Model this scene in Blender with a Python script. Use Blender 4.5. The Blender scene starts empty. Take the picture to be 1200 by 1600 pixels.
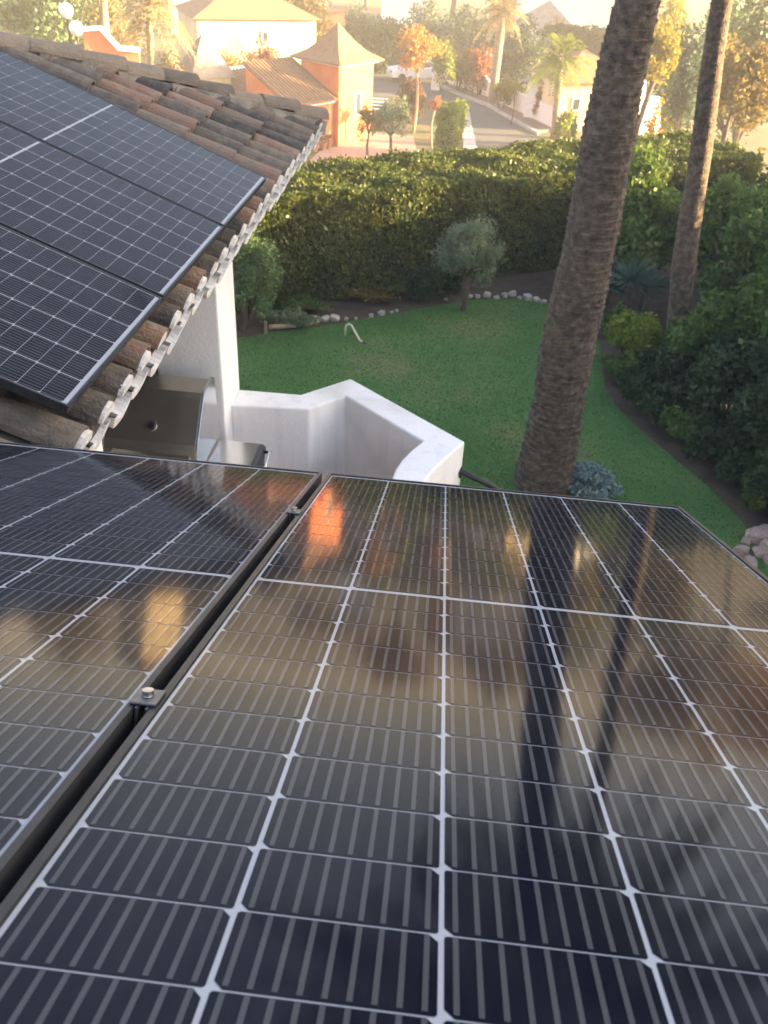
import bpy, math, random
import numpy as np
from mathutils import Vector, Matrix

# ------------------------------------------------------------------ camera, world, sun, exposure
scene = bpy.context.scene
R = math.radians
CAM = np.array([0.0, 0.0, 6.0])
FPX = 1333.0                      # focal length in pixels of the 1200 px wide photograph
BM = np.array([[0.993987, 0.096597, -0.051557], [0.09809, -0.576315, 0.811319], [0.048658, -0.811498, -0.582325]])
cam_d = bpy.data.cameras.new('camera')
cam = bpy.data.objects.new('camera', cam_d)
scene.collection.objects.link(cam)
scene.camera = cam
cam_d.sensor_fit = 'AUTO'
cam_d.sensor_width = 36.0
cam_d.lens = 36.0 * FPX / 1600.0
cam_d.clip_start = 0.05
cam_d.clip_end = 4000.0
cam.matrix_world = Matrix([[BM[0, 0], -BM[0, 1], -BM[0, 2], 0], [BM[1, 0], -BM[1, 1], -BM[1, 2], 0], [BM[2, 0], -BM[2, 1], -BM[2, 2], CAM[2]], [0, 0, 0, 1]])
cam_d.dof.use_dof = True
cam_d.dof.focus_distance = 1.7
cam_d.dof.aperture_fstop = cam_d.lens / 3.0     # a 3 mm pupil

SUN_AZ, SUN_EL = 7.0, 9.5       # azimuth counted from +X (right) towards +Y (away)
EXPO = 3.92
SKY_STR = 0.072
world = bpy.data.worlds.new('World')
scene.world = world
world.use_nodes = True
wn = world.node_tree
sky = wn.nodes.new('ShaderNodeTexSky')
sky.sky_type = 'NISHITA'
sky.sun_disc = False
sky.sun_elevation = R(SUN_EL)
sky.sun_rotation = R(90 - SUN_AZ)
sky.air_density = 0.6
sky.dust_density = 3.0
sky.ozone_density = 0.5
bg = wn.nodes['Background']
bg.inputs[1].default_value = SKY_STR
wn.links.new(sky.outputs[0], bg.inputs[0])

sun_d = bpy.data.lights.new('sun', 'SUN')
sun_d.energy = 4.5
sun_d.angle = R(0.6)
sun_d.color = (1.0, 0.68, 0.33)
sun = bpy.data.objects.new('sun', sun_d)
scene.collection.objects.link(sun)
SD = Vector((math.cos(R(SUN_EL)) * math.cos(R(SUN_AZ)), math.cos(R(SUN_EL)) * math.sin(R(SUN_AZ)), math.sin(R(SUN_EL))))
sun.rotation_euler = SD.to_track_quat('Z', 'Y').to_euler()
sun.location = (60, 20, 40)

scene.view_settings.view_transform = 'Standard'
scene.view_settings.look = 'None'
scene.view_settings.exposure = EXPO
scene.view_settings.gamma = 1.0
scene.cycles.use_denoising = True
scene.cycles.max_bounces = 8
scene.cycles.transparent_max_bounces = 8
scene.cycles.sample_clamp_indirect = 6.0

# ------------------------------------------------------------------ helpers
rng = np.random.default_rng(7)

def ray(x, y):
    return BM @ np.array([(x - 600) / FPX, (y - 800) / FPX, 1.0])
def G(x, y, z):
    "the world point at height z seen at photograph pixel x, y"
    d = ray(x, y); return CAM + d * ((z - CAM[2]) / d[2])
def A(x, y, Y):
    "the world point at distance Y seen at photograph pixel x, y"
    d = ray(x, y); return CAM + d * (Y / d[1])

ROOT_LOC = {}
def props(o, label=None, cat=None, group=None, kind=None):
    if label: o['label'] = label
    if cat: o['category'] = cat
    if group: o['group'] = group
    if kind: o['kind'] = kind
    return o
def thing(name, label, cat, loc=(0, 0, 0), group=None):
    o = bpy.data.objects.new(name, None)
    o.empty_display_size = 0.2
    o.location = [float(c) for c in loc]
    scene.collection.objects.link(o)
    ROOT_LOC[o] = np.array(loc, float)
    return props(o, label, cat, group)

class MB:
    "collects faces and builds ONE mesh object"
    def __init__(s): s.v = []; s.f = []; s.m = []; s.n = 0
    def add(s, verts, faces, mi=0):
        verts = [tuple(float(c) for c in p) for p in verts]
        s.v += verts
        s.f += [tuple(i + s.n for i in f) for f in faces]
        s.m += [mi] * len(faces)
        s.n += len(verts)
        return s
    def box(s, lo, hi, mi=0):
        return s.obox(np.array(lo, float), (hi[0] - lo[0], 0, 0), (0, hi[1] - lo[1], 0), (0, 0, hi[2] - lo[2]), mi)
    def obox(s, o, a, b, c, mi=0):
        o, a, b, c = (np.array(k, float) for k in (o, a, b, c))
        if np.dot(np.cross(a, b), c) < 0: a, b = b, a
        P = [o, o + a, o + a + b, o + b, o + c, o + a + c, o + a + b + c, o + b + c]
        return s.add(P, [(3, 2, 1, 0), (4, 5, 6, 7), (0, 1, 5, 4), (1, 2, 6, 5), (2, 3, 7, 6), (3, 0, 4, 7)], mi)
    def prism(s, poly, z0, z1, mi=0):
        n = len(poly)
        ar = sum(poly[i][0] * poly[(i + 1) % n][1] - poly[(i + 1) % n][0] * poly[i][1] for i in range(n))
        if ar < 0: poly = poly[::-1]
        V = [(p[0], p[1], z0) for p in poly] + [(p[0], p[1], z1) for p in poly]
        F = [tuple(range(n))[::-1], tuple(range(n, 2 * n))] + [(i, (i + 1) % n, n + (i + 1) % n, n + i) for i in range(n)]
        return s.add(V, F, mi)
    def extrude(s, poly3, vec, mi=0):
        n = len(poly3); vec = np.array(vec, float)
        P = [np.array(p, float) for p in poly3]
        nr = sum((np.cross(P[i], P[(i + 1) % n]) for i in range(n)), np.zeros(3))
        if np.dot(nr, vec) < 0: P = P[::-1]
        V = P + [p + vec for p in P]
        F = [tuple(range(n))[::-1], tuple(range(n, 2 * n))] + [(i, (i + 1) % n, n + (i + 1) % n, n + i) for i in range(n)]
        return s.add(V, F, mi)
    def tube(s, pts, rad, n=8, mi=0, cap=True):
        pts = [np.array(p, float) for p in pts]
        if np.isscalar(rad): rad = [rad] * len(pts)
        up = None; V = []
        for i, p in enumerate(pts):
            t = pts[min(i + 1, len(pts) - 1)] - pts[max(i - 1, 0)]
            t = t / (np.linalg.norm(t) + 1e-12)
            if up is None: up = np.array([0, 0, 1.0]) if abs(t[2]) < .9 else np.array([1.0, 0, 0])
            a = np.cross(t, up); a /= np.linalg.norm(a) + 1e-12
            b = np.cross(a, t); up = b
            for k in range(n):
                q = 2 * math.pi * k / n
                V.append(p + rad[i] * (math.cos(q) * a + math.sin(q) * b))
        F = []
        for i in range(len(pts) - 1):
            for k in range(n):
                F.append((i * n + k, i * n + (k + 1) % n, (i + 1) * n + (k + 1) % n, (i + 1) * n + k))
        if cap:
            F.append(tuple(range(n))[::-1]); F.append(tuple(range((len(pts) - 1) * n, len(pts) * n)))
        return s.add(V, F, mi)
    def lathe(s, prof, c, n=20, mi=0):
        V = []
        for r, z in prof:
            for k in range(n):
                q = 2 * math.pi * k / n
                V.append((c[0] + r * math.cos(q), c[1] + r * math.sin(q), c[2] + z))
        F = []
        for i in range(len(prof) - 1):
            for k in range(n): F.append((i * n + k, i * n + (k + 1) % n, (i + 1) * n + (k + 1) % n, (i + 1) * n + k))
        F.append(tuple(range(n))[::-1]); F.append(tuple(range((len(prof) - 1) * n, len(prof) * n)))
        return s.add(V, F, mi)
    def build(s, name, mats, parent=None, smooth=False, bevel=0):
        off = np.zeros(3); p = parent
        while p is not None:
            if p in ROOT_LOC: off = ROOT_LOC[p]
            p = p.parent
        me = bpy.data.meshes.new(name)
        me.from_pydata([(a - off[0], b - off[1], c - off[2]) for a, b, c in s.v], [], s.f)
        if not isinstance(mats, (list, tuple)): mats = [mats]
        for m in mats: me.materials.append(m)
        me.polygons.foreach_set('material_index', s.m)
        if smooth: me.polygons.foreach_set('use_smooth', [True] * len(s.f))
        me.update()
        o = bpy.data.objects.new(name, me)
        scene.collection.objects.link(o)
        if parent is not None: o.parent = parent
        if bevel:
            b = o.modifiers.new('bevel', 'BEVEL'); b.width = bevel; b.segments = 2; b.limit_method = 'ANGLE'; b.angle_limit = R(40)
        return o

def copy_tree(o, parent=None):
    c = o.copy(); scene.collection.objects.link(c)
    if parent is not None: c.parent = parent
    for ch in list(o.children): copy_tree(ch, c)
    return c

def quads(name, V, mats, parent=None, mi=None, nv=4):
    "fast mesh of separate polygons, V is (N, nv, 3)"
    off = np.zeros(3); p = parent
    while p is not None:
        if p in ROOT_LOC: off = ROOT_LOC[p]
        p = p.parent
    N = len(V)
    me = bpy.data.meshes.new(name)
    me.vertices.add(N * nv); me.loops.add(N * nv); me.polygons.add(N)
    me.vertices.foreach_set('co', (V.reshape(-1, 3) - off).astype(np.float32).ravel())
    me.loops.foreach_set('vertex_index', np.arange(N * nv, dtype=np.int32))
    me.polygons.foreach_set('loop_start', np.arange(0, N * nv, nv, dtype=np.int32))
    if not isinstance(mats, (list, tuple)): mats = [mats]
    for m in mats: me.materials.append(m)
    if mi is not None: me.polygons.foreach_set('material_index', np.asarray(mi, np.int32))
    me.update(calc_edges=True)
    o = bpy.data.objects.new(name, me); scene.collection.objects.link(o)
    if parent is not None: o.parent = parent
    return o

# ------------------------------------------------------------------ materials
def _nt(name):
    m = bpy.data.materials.new(name); m.use_nodes = True
    nt = m.node_tree; return m, nt, nt.nodes['Principled BSDF']
def _ramp(nt, cols, pos=None):
    r = nt.nodes.new('ShaderNodeValToRGB')
    el = r.color_ramp.elements
    while len(el) < len(cols): el.new(0.5)
    for i, c in enumerate(cols):
        el[i].position = pos[i] if pos else i / (len(cols) - 1)
        el[i].color = (*c, 1)
    return r
def pmat(name, cols, rough=.7, nscale=4.0, detail=6.0, bump=0.0, bscale=60.0, metal=0.0, spec=.5, island=False, pos=None, ndist=0.0, streak=0.0):
    "principled surface; colours mixed by noise, or per piece when island is set"
    m, nt, b = _nt(name)
    b.inputs['Roughness'].default_value = rough
    b.inputs['Metallic'].default_value = metal
    b.inputs['Specular IOR Level'].default_value = spec
    if not isinstance(cols[0], (tuple, list)): cols = [cols]
    tc = nt.nodes.new('ShaderNodeTexCoord')
    if len(cols) == 1:
        b.inputs['Base Color'].default_value = (*cols[0], 1)
    else:
        r = _ramp(nt, cols, pos)
        n = nt.nodes.new('ShaderNodeTexNoise'); n.inputs['Scale'].default_value = nscale; n.inputs['Detail'].default_value = detail
        n.inputs['Distortion'].default_value = ndist
        nt.links.new(tc.outputs['Object'], n.inputs['Vector'])
        if island:
            g = nt.nodes.new('ShaderNodeNewGeometry')
            mx = nt.nodes.new('ShaderNodeMath'); mx.operation = 'MULTIPLY_ADD'
            nt.links.new(n.outputs['Fac'], mx.inputs[0]); mx.inputs[1].default_value = 0.9
            ad = nt.nodes.new('ShaderNodeMath'); ad.operation = 'MULTIPLY_ADD'
            nt.links.new(g.outputs['Random Per Island'], ad.inputs[0]); ad.inputs[1].default_value = 0.8; ad.inputs[2].default_value = -0.36
            nt.links.new(ad.outputs[0], mx.inputs[2])
            nt.links.new(mx.outputs[0], r.inputs[0])
        else:
            mr = nt.nodes.new('ShaderNodeMapRange'); mr.inputs[1].default_value = .3; mr.inputs[2].default_value = .7
            nt.links.new(n.outputs['Fac'], mr.inputs[0]); nt.links.new(mr.outputs[0], r.inputs[0])
        nt.links.new(r.outputs[0], b.inputs['Base Color'])
    if streak and b.inputs['Base Color'].links:
        src = b.inputs['Base Color'].links[0].from_socket
        mp = nt.nodes.new('ShaderNodeMapping'); mp.inputs['Scale'].default_value = (7, 7, .55)
        nt.links.new(tc.outputs['Object'], mp.inputs[0])
        ns = nt.nodes.new('ShaderNodeTexNoise'); ns.inputs['Scale'].default_value = 1.5; ns.inputs['Detail'].default_value = 7; ns.inputs['Roughness'].default_value = .6
        nt.links.new(mp.outputs[0], ns.inputs['Vector'])
        ms = nt.nodes.new('ShaderNodeMapRange'); ms.inputs[1].default_value = .52; ms.inputs[2].default_value = .78; ms.inputs[3].default_value = 0; ms.inputs[4].default_value = streak
        nt.links.new(ns.outputs['Fac'], ms.inputs[0])
        mm = nt.nodes.new('ShaderNodeMix'); mm.data_type = 'RGBA'
        nt.links.new(ms.outputs[0], mm.inputs[0]); nt.links.new(src, mm.inputs[6]); mm.inputs[7].default_value = (.36, .335, .29, 1)
        nt.links.new(mm.outputs[2], b.inputs['Base Color'])
    if bump:
        n2 = nt.nodes.new('ShaderNodeTexNoise'); n2.inputs['Scale'].default_value = bscale; n2.inputs['Detail'].default_value = 5
        nt.links.new(tc.outputs['Object'], n2.inputs['Vector'])
        bp = nt.nodes.new('ShaderNodeBump'); bp.inputs['Strength'].default_value = bump; bp.inputs['Distance'].default_value = .02
        nt.links.new(n2.outputs['Fac'], bp.inputs['Height']); nt.links.new(bp.outputs[0], b.inputs['Normal'])
    return m
def leafmat(name, cols, trans=.35, gloss=.12):
    "leaf surface: hue differs from leaf to leaf, light passes through it"
    m, nt, b = _nt(name)
    nt.nodes.remove(b)
    out = nt.nodes['Material Output']
    g = nt.nodes.new('ShaderNodeNewGeometry')
    tc = nt.nodes.new('ShaderNodeTexCoord')
    n = nt.nodes.new('ShaderNodeTexNoise'); n.inputs['Scale'].default_value = 1.3; n.inputs['Detail'].default_value = 3
    nt.links.new(tc.outputs['Object'], n.inputs['Vector'])
    mx = nt.nodes.new('ShaderNodeMath'); mx.operation = 'MULTIPLY_ADD'
    nt.links.new(g.outputs['Random Per Island'], mx.inputs[0]); mx.inputs[1].default_value = .6
    ad = nt.nodes.new('ShaderNodeMath'); ad.operation = 'MULTIPLY_ADD'
    nt.links.new(n.outputs['Fac'], ad.inputs[0]); ad.inputs[1].default_value = 1.2; ad.inputs[2].default_value = -.4
    nt.links.new(ad.outputs[0], mx.inputs[2])
    r = _ramp(nt, cols); nt.links.new(mx.outputs[0], r.inputs[0])
    d = nt.nodes.new('ShaderNodeBsdfDiffuse'); t = nt.nodes.new('ShaderNodeBsdfTranslucent'); gl = nt.nodes.new('ShaderNodeBsdfGlossy')
    gl.inputs['Roughness'].default_value = .45
    gl.inputs['Color'].default_value = (.5, .5, .5, 1)
    for k in (d, t): nt.links.new(r.outputs[0], k.inputs['Color'])
    m1 = nt.nodes.new('ShaderNodeMixShader'); m1.inputs[0].default_value = trans
    nt.links.new(d.outputs[0], m1.inputs[1]); nt.links.new(t.outputs[0], m1.inputs[2])
    m2 = nt.nodes.new('ShaderNodeMixShader'); m2.inputs[0].default_value = gloss * .25
    nt.links.new(m1.outputs[0], m2.inputs[1]); nt.links.new(gl.outputs[0], m2.inputs[2])
    nt.links.new(m2.outputs[0], out.inputs[0])
    return m
def dust(nt, b, col):
    "a thin uneven film of dust and dried drops on the glass"
    tc = nt.nodes.new('ShaderNodeTexCoord')
    mp = nt.nodes.new('ShaderNodeMapping'); mp.inputs['Scale'].default_value = (9, 2.2, 1)
    nt.links.new(tc.outputs['Object'], mp.inputs[0])
    n = nt.nodes.new('ShaderNodeTexNoise'); n.inputs['Scale'].default_value = 1.6; n.inputs['Detail'].default_value = 8; n.inputs['Roughness'].default_value = .65
    nt.links.new(mp.outputs[0], n.inputs['Vector'])
    v = nt.nodes.new('ShaderNodeTexVoronoi'); v.inputs['Scale'].default_value = 38
    nt.links.new(tc.outputs['Object'], v.inputs['Vector'])
    lt = nt.nodes.new('ShaderNodeMapRange'); lt.inputs[1].default_value = .05; lt.inputs[2].default_value = .12; lt.inputs[3].default_value = .020; lt.inputs[4].default_value = 0
    nt.links.new(v.outputs['Distance'], lt.inputs[0])
    mr = nt.nodes.new('ShaderNodeMapRange'); mr.inputs[1].default_value = .42; mr.inputs[2].default_value = .75; mr.inputs[3].default_value = 0; mr.inputs[4].default_value = .028
    nt.links.new(n.outputs['Fac'], mr.inputs[0])
    n2 = nt.nodes.new('ShaderNodeTexNoise'); n2.inputs['Scale'].default_value = 5
    nt.links.new(tc.outputs['Object'], n2.inputs['Vector'])
    gt = nt.nodes.new('ShaderNodeMath'); gt.operation = 'GREATER_THAN'; gt.inputs[1].default_value = .56
    nt.links.new(n2.outputs['Fac'], gt.inputs[0])
    ml = nt.nodes.new('ShaderNodeMath'); ml.operation = 'MULTIPLY'
    nt.links.new(lt.outputs[0], ml.inputs[0]); nt.links.new(gt.outputs[0], ml.inputs[1])
    ad = nt.nodes.new('ShaderNodeMath'); ad.operation = 'ADD'
    nt.links.new(mr.outputs[0], ad.inputs[0]); nt.links.new(ml.outputs[0], ad.inputs[1])
    mx = nt.nodes.new('ShaderNodeMix'); mx.data_type = 'RGBA'
    mx.inputs[6].default_value = (*col, 1); mx.inputs[7].default_value = (.30, .28, .25, 1)
    nt.links.new(ad.outputs[0], mx.inputs[0]); nt.links.new(mx.outputs[2], b.inputs['Base Color'])
def panelmat(name, col, metal=0.0):
    "what lies under the anti-reflective solar glass; the glass is the coat"
    m, nt, b = _nt(name)
    b.inputs['Base Color'].default_value = (*col, 1)
    b.inputs['Roughness'].default_value = .5
    dust(nt, b, col)
    b.inputs['Specular IOR Level'].default_value = 0.0
    b.inputs['Coat Weight'].default_value = 1.0
    b.inputs['Coat IOR'].default_value = 1.19
    b.inputs['Coat Roughness'].default_value = .07
    tc = nt.nodes.new('ShaderNodeTexCoord')
    n = nt.nodes.new('ShaderNodeTexNoise'); n.inputs['Scale'].default_value = 3.0; n.inputs['Detail'].default_value = 7
    nt.links.new(tc.outputs['Object'], n.inputs['Vector'])
    mr = nt.nodes.new('ShaderNodeMapRange'); mr.inputs[1].default_value = .3; mr.inputs[2].default_value = .75
    mr.inputs[3].default_value = .055; mr.inputs[4].default_value = .10
    nt.links.new(n.outputs['Fac'], mr.inputs[0]); nt.links.new(mr.outputs[0], b.inputs['Coat Roughness'])
    return m

M = {}
M['cell'] = panelmat('silicon_cell', (.0055, .0068, .0125))
M['busbar'] = panelmat('busbar_ribbon', (.056, .058, .063))
M['backsheet'] = panelmat('white_backsheet', (.29, .305, .33))
M['alu'] = pmat('anodised_aluminium', [(.020, .0205, .022), (.032, .033, .035)], rough=.42, metal=.0, spec=.2, nscale=20)
M['alu_dark'] = pmat('dark_anodised_rail', [(.03, .03, .032), (.05, .05, .052)], rough=.5, metal=.3, nscale=10)
M['clamp'] = pmat('clamp_aluminium', [(.10, .10, .10), (.15, .15, .148)], rough=.45, metal=.7, nscale=40)
M['steel'] = pmat('bolt_steel', [(.30, .30, .30), (.40, .39, .38)], rough=.32, metal=1.0, nscale=50)
M['tile'] = pmat('weathered_clay_tile', [(.040, .036, .031), (.085, .073, .06), (.13, .108, .085), (.18, .145, .11), (.22, .125, .085), (.25, .20, .145)], rough=.9, island=True, nscale=14, bump=.6, bscale=70)
M['tile_bright'] = pmat('clay_cap_tile', [(.11, .095, .075), (.18, .15, .115), (.24, .195, .145), (.17, .15, .12)], rough=.9, island=True, nscale=7, bump=.6, bscale=60)
M['mortar'] = pmat('lime_mortar', [(.55, .54, .52), (.72, .71, .69)], rough=.9, nscale=18, bump=.5, bscale=50)
M['mortar_old'] = pmat('weathered_mortar', [(.16, .14, .115), (.26, .235, .20), (.36, .33, .29)], rough=1.0, nscale=7, bump=1.0, bscale=30)
M['white_wall'] = pmat('white_render', [(.62, .61, .585), (.72, .715, .705), (.77, .77, .765), (.79, .79, .785)], rough=.85, nscale=1.7, pos=[0, .3, .6, 1], ndist=.6, bump=.2, bscale=60, streak=.3)
M['wood_dark'] = pmat('roof_deck_wood', [(.05, .035, .025), (.08, .06, .04)], rough=.9)
M['terracotta'] = pmat('terracotta_paving', [(.30, .16, .11), (.38, .22, .15)], rough=.8, nscale=6, bump=.2)
M['green_paint'] = pmat('dark_green_paint', [(.012, .05, .022), (.018, .065, .03)], rough=.45, nscale=6)
M['stainless'] = pmat('brushed_stainless', [(.44, .42, .36), (.55, .53, .47)], rough=.27, metal=.9, nscale=5)
M['stainless_bright'] = pmat('bright_stainless', [(.60, .61, .62), (.68, .68, .69)], rough=.22, metal=.95, nscale=7)
M['black_plastic'] = pmat('black_plastic', [(.015, .015, .017), (.022, .022, .024)], rough=.4)
M['iron'] = pmat('dark_iron', [(.012, .014, .018), (.02, .022, .026)], rough=.45, metal=.5)
M['soil'] = pmat('garden_soil', [(.035, .025, .017), (.06, .042, .028), (.075, .06, .035)], rough=.95, nscale=3, bump=.8, bscale=25)
M['stone'] = pmat('pale_border_stone', [(.26, .24, .205), (.40, .37, .33), (.54, .51, .47)], rough=.9, nscale=5, bump=.6, bscale=25)
M['pink_stone'] = pmat('pink_garden_rock', [(.26, .19, .16), (.40, .29, .25), (.48, .38, .33)], rough=.9, nscale=5, bump=.8, bscale=20)
M['palm_bark'] = pmat('palm_bark', [(.034, .026, .020), (.066, .050, .037), (.108, .080, .059), (.15, .115, .088)], rough=.95, nscale=13, bump=1.0, bscale=55)
M['bark'] = pmat('tree_bark', [(.06, .045, .035), (.12, .095, .075)], rough=.95, nscale=8, bump=.6, bscale=30)
M['bark_pale'] = pmat('pale_bark', [(.22, .17, .11), (.34, .27, .18)], rough=.9, nscale=6, bump=.5, bscale=20)
M['twigs'] = pmat('hedge_twigs', [(.02, .02, .011), (.035, .032, .018)], rough=1.0, nscale=5, bump=1.0, bscale=12)
M['asphalt'] = pmat('street_asphalt', [(.075, .075, .078), (.095, .094, .094)], rough=.9, nscale=.6, bump=.2, bscale=20)
M['pink_pave'] = pmat('pink_paving', [(.34, .21, .17), (.42, .27, .22)], rough=.9, nscale=.8)
M['brown_pave'] = pmat('brown_sidewalk', [(.20, .125, .10), (.25, .165, .13)], rough=.9, nscale=1.0)
M['kerb'] = pmat('concrete_kerb', [(.30, .29, .28), (.40, .39, .37)], rough=.9, nscale=2)
M['road_paint'] = pmat('white_road_paint', [(.6, .6, .58), (.75, .75, .73)], rough=.8, nscale=3)
M['orange_wall'] = pmat('orange_render', [(.54, .15, .05), (.62, .18, .065), (.68, .22, .09)], rough=.9, nscale=1.2, streak=.5)
M['cream_wall'] = pmat('cream_render', [(.60, .46, .26), (.70, .56, .33), (.75, .62, .38)], rough=.9, nscale=.8, streak=.5)
M['pale_wall'] = pmat('pale_pink_render', [(.76, .68, .63), (.80, .73, .68)], rough=.9, nscale=.8)
M['far_tile'] = pmat('clay_roof_of_village', [(.15, .085, .045), (.23, .125, .068), (.185, .115, .07)], rough=.9, nscale=3.5)
M['grey_tile'] = pmat('grey_brown_roof', [(.20, .16, .13), (.28, .23, .19)], rough=.9, nscale=3)
M['glass_dark'] = pmat('window_glass', [(.03, .04, .05), (.05, .06, .07)], rough=.1, spec=.8)
M['shutter'] = pmat('brown_shutter', [(.14, .09, .06), (.18, .12, .08)], rough=.7)
M['car_white'] = pmat('white_car_paint', [(.74, .74, .73), (.78, .78, .77)], rough=.25, spec=.6)
M['rubber'] = pmat('tyre_rubber', [(.02, .02, .02), (.03, .03, .03)], rough=.9)
M['pot'] = pmat('clay_pot', [(.38, .16, .09), (.48, .22, .13)], rough=.85, nscale=8)
M['hill'] = pmat('dry_hillside', [(.06, .065, .03), (.13, .10, .055), (.20, .15, .09)], rough=1.0, nscale=.012)
M['hose'] = pmat('cream_hose', [(.55, .52, .42), (.62, .6, .5)], rough=.5)

L = {}
L['hedge'] = leafmat('hedge_leaf', [(.036, .060, .018), (.064, .093, .025), (.10, .122, .032), (.145, .155, .042)])
L['laurel'] = leafmat('laurel_leaf', [(.042, .085, .02), (.07, .13, .03), (.105, .165, .038), (.155, .19, .05)])
L['dark'] = leafmat('dark_leaf', [(.022, .042, .017), (.036, .066, .025), (.06, .09, .034)])
L['olive'] = leafmat('olive_leaf', [(.105, .145, .08), (.15, .195, .11), (.21, .25, .155)], trans=.15)
L['conifer'] = leafmat('conifer_spray', [(.065, .12, .05), (.10, .165, .07), (.14, .20, .09)], trans=.15)
L['blue'] = leafmat('blue_grey_leaf', [(.13, .19, .18), (.19, .26, .25), (.25, .32, .31)], trans=.1)
L['yucca'] = leafmat('spiky_leaf', [(.05, .10, .075), (.08, .14, .10), (.12, .17, .13)], trans=.15)
L['bluegreen'] = leafmat('blue_green_leaf', [(.03, .06, .045), (.055, .09, .065), (.09, .13, .09)])
L['yellow'] = leafmat('yellow_leaf', [(.13, .14, .03), (.24, .20, .035), (.34, .25, .04)], trans=.45)
L['orange'] = leafmat('autumn_leaf', [(.26, .13, .04), (.36, .20, .05), (.42, .27, .08)], trans=.45)
L['red'] = leafmat('red_leaf', [(.20, .07, .04), (.30, .11, .06), (.34, .17, .08)], trans=.4)
L['brownhedge'] = leafmat('russet_leaf', [(.07, .045, .03), (.12, .065, .045), (.16, .09, .06)], trans=.25)
L['lime'] = leafmat('lime_leaf', [(.10, .16, .02), (.17, .23, .028), (.24, .27, .04)], trans=.45)
L['oliveorange'] = leafmat('ochre_leaf', [(.10, .085, .03), (.17, .13, .04), (.26, .18, .05)], trans=.4)
L['palm'] = leafmat('palm_leaflet', [(.04, .065, .025), (.075, .10, .035), (.12, .14, .05)], trans=.25)
L['palmdry'] = leafmat('dry_palm_leaflet', [(.20, .16, .07), (.30, .24, .11), (.36, .28, .14)], trans=.35)
L['grass'] = leafmat('grass_blade', [(.052, .15, .032), (.066, .175, .038), (.09, .18, .045), (.17, .185, .075)], trans=.3)
# ------------------------------------------------------------------ solar panels
PU, PV, MG = .1685, .0845, .0055
def panel_parts(root):
    "laminate and frame in panel coordinates: u across (6 columns), v along (24 half cells), w out of the glass"
    lam = MB()
    lam.add([(-.003, -1.036, -.004), (1.014, -1.036, -.004), (1.014, 1.036, -.004), (-.003, 1.036, -.004)], [(0, 1, 2, 3)], 0)
    cv, cf, cm = [], [], []
    for c in range(6):
        u0 = c * PU + .0024; u1 = (c + 1) * PU - .0024
        for h in (-1, 1):
            for r in range(12):
                a = MG + r * PV + .0009; b = MG + (r + 1) * PV - .0009
                v0, v1 = (a, b) if h > 0 else (-b, -a)
                ch = .0078
                z = -.0036
                lam.add([(u0 + ch, v0, z), (u1 - .002, v0, z), (u1, v0 + .002, z), (u1, v1 - ch, z), (u1 - ch, v1, z), (u0 + .002, v1, z), (u0, v1 - .002, z), (u0, v0 + ch, z)],
                        [tuple(range(8))], 1)
                for k in range(9):
                    uc = u0 + (u1 - u0) * (k + .5) / 9
                    lam.add([(uc - .0023, v0 + .0035, -.0032), (uc + .0023, v0 + .0035, -.0032), (uc + .0023, v1 - .001, -.0032), (uc - .0023, v1 - .001, -.0032)], [(0, 1, 2, 3)], 2)
    o1 = lam.build('laminate', [M['backsheet'], M['cell'], M['busbar']], root)
    fr = MB()
    x0, x1, y0, y1, t = -.0135, 1.0245, -1.047, 1.047, .0095
    for (a, b, c, d) in ((x0, x1, y0, y0 + t), (x0, x1, y1 - t, y1), (x0, x0 + t, y0 + t, y1 - t), (x1 - t, x1, y0 + t, y1 - t)):
        fr.box((a, c, -.035), (b, d, 0))
    o2 = fr.build('frame', M['alu'], root)
    return o1, o2
def back_parts(root):
    return None
_first = {}
def solar_panel(label, group, axes, origin):
    root = thing('solar_panel', label, 'solar panel', (0, 0, 0), group)
    if not _first:
        o1, o2 = panel_parts(root); _first['p'] = (o1, o2)
    else:
        for o in _first['p']:
            c = o.copy(); scene.collection.objects.link(c); c.parent = root
    u, v, w = [Vector(k) for k in axes]
    root.matrix_world = Matrix([[u[0], v[0], w[0], origin[0]], [u[1], v[1], w[1], origin[1]], [u[2], v[2], w[2], origin[2]], [0, 0, 0, 1]])
    return root
NU, NV, NW = (1, 0, 0), (0, .923932, -.382557), (0, .382557, .923932)
NO = np.array([-.293489, 1.153747, 5.001923])
g1 = 'front row of solar panels on the near roof'
solar_panel('large near solar panel right of the dark gap, filling the picture bottom', g1, (NU, NV, NW), NO)
solar_panel('near solar panel to the left of the dark gap, below the barbecue grill', g1, (NU, NV, NW), NO + np.array([-1.058, 0, 0]))
# the array on the left roof: u runs down the eave line, v up the slope
UA = np.array([0.013, .9999155, 0.0]); UB = np.array([-.933300, .012131, .358894]); UN = np.array([.358864, -.004665, .933378])
UO = np.array([-1.303200, 2.557121, 4.489606])
g2 = 'solar panels on the left roof wing'
labs = ['dark solar panel on the left roof nearest the eave corner above the grill', 'middle solar panel of the three on the left roof',
        'pale reflecting solar panel at the top of the left roof beside the hip tiles']
for k in range(3):
    o = UO + UA * (.0135 + k * 1.058) + UB * 1.047
    solar_panel(labs[k], g2, (UA, UB, UN), o)
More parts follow.
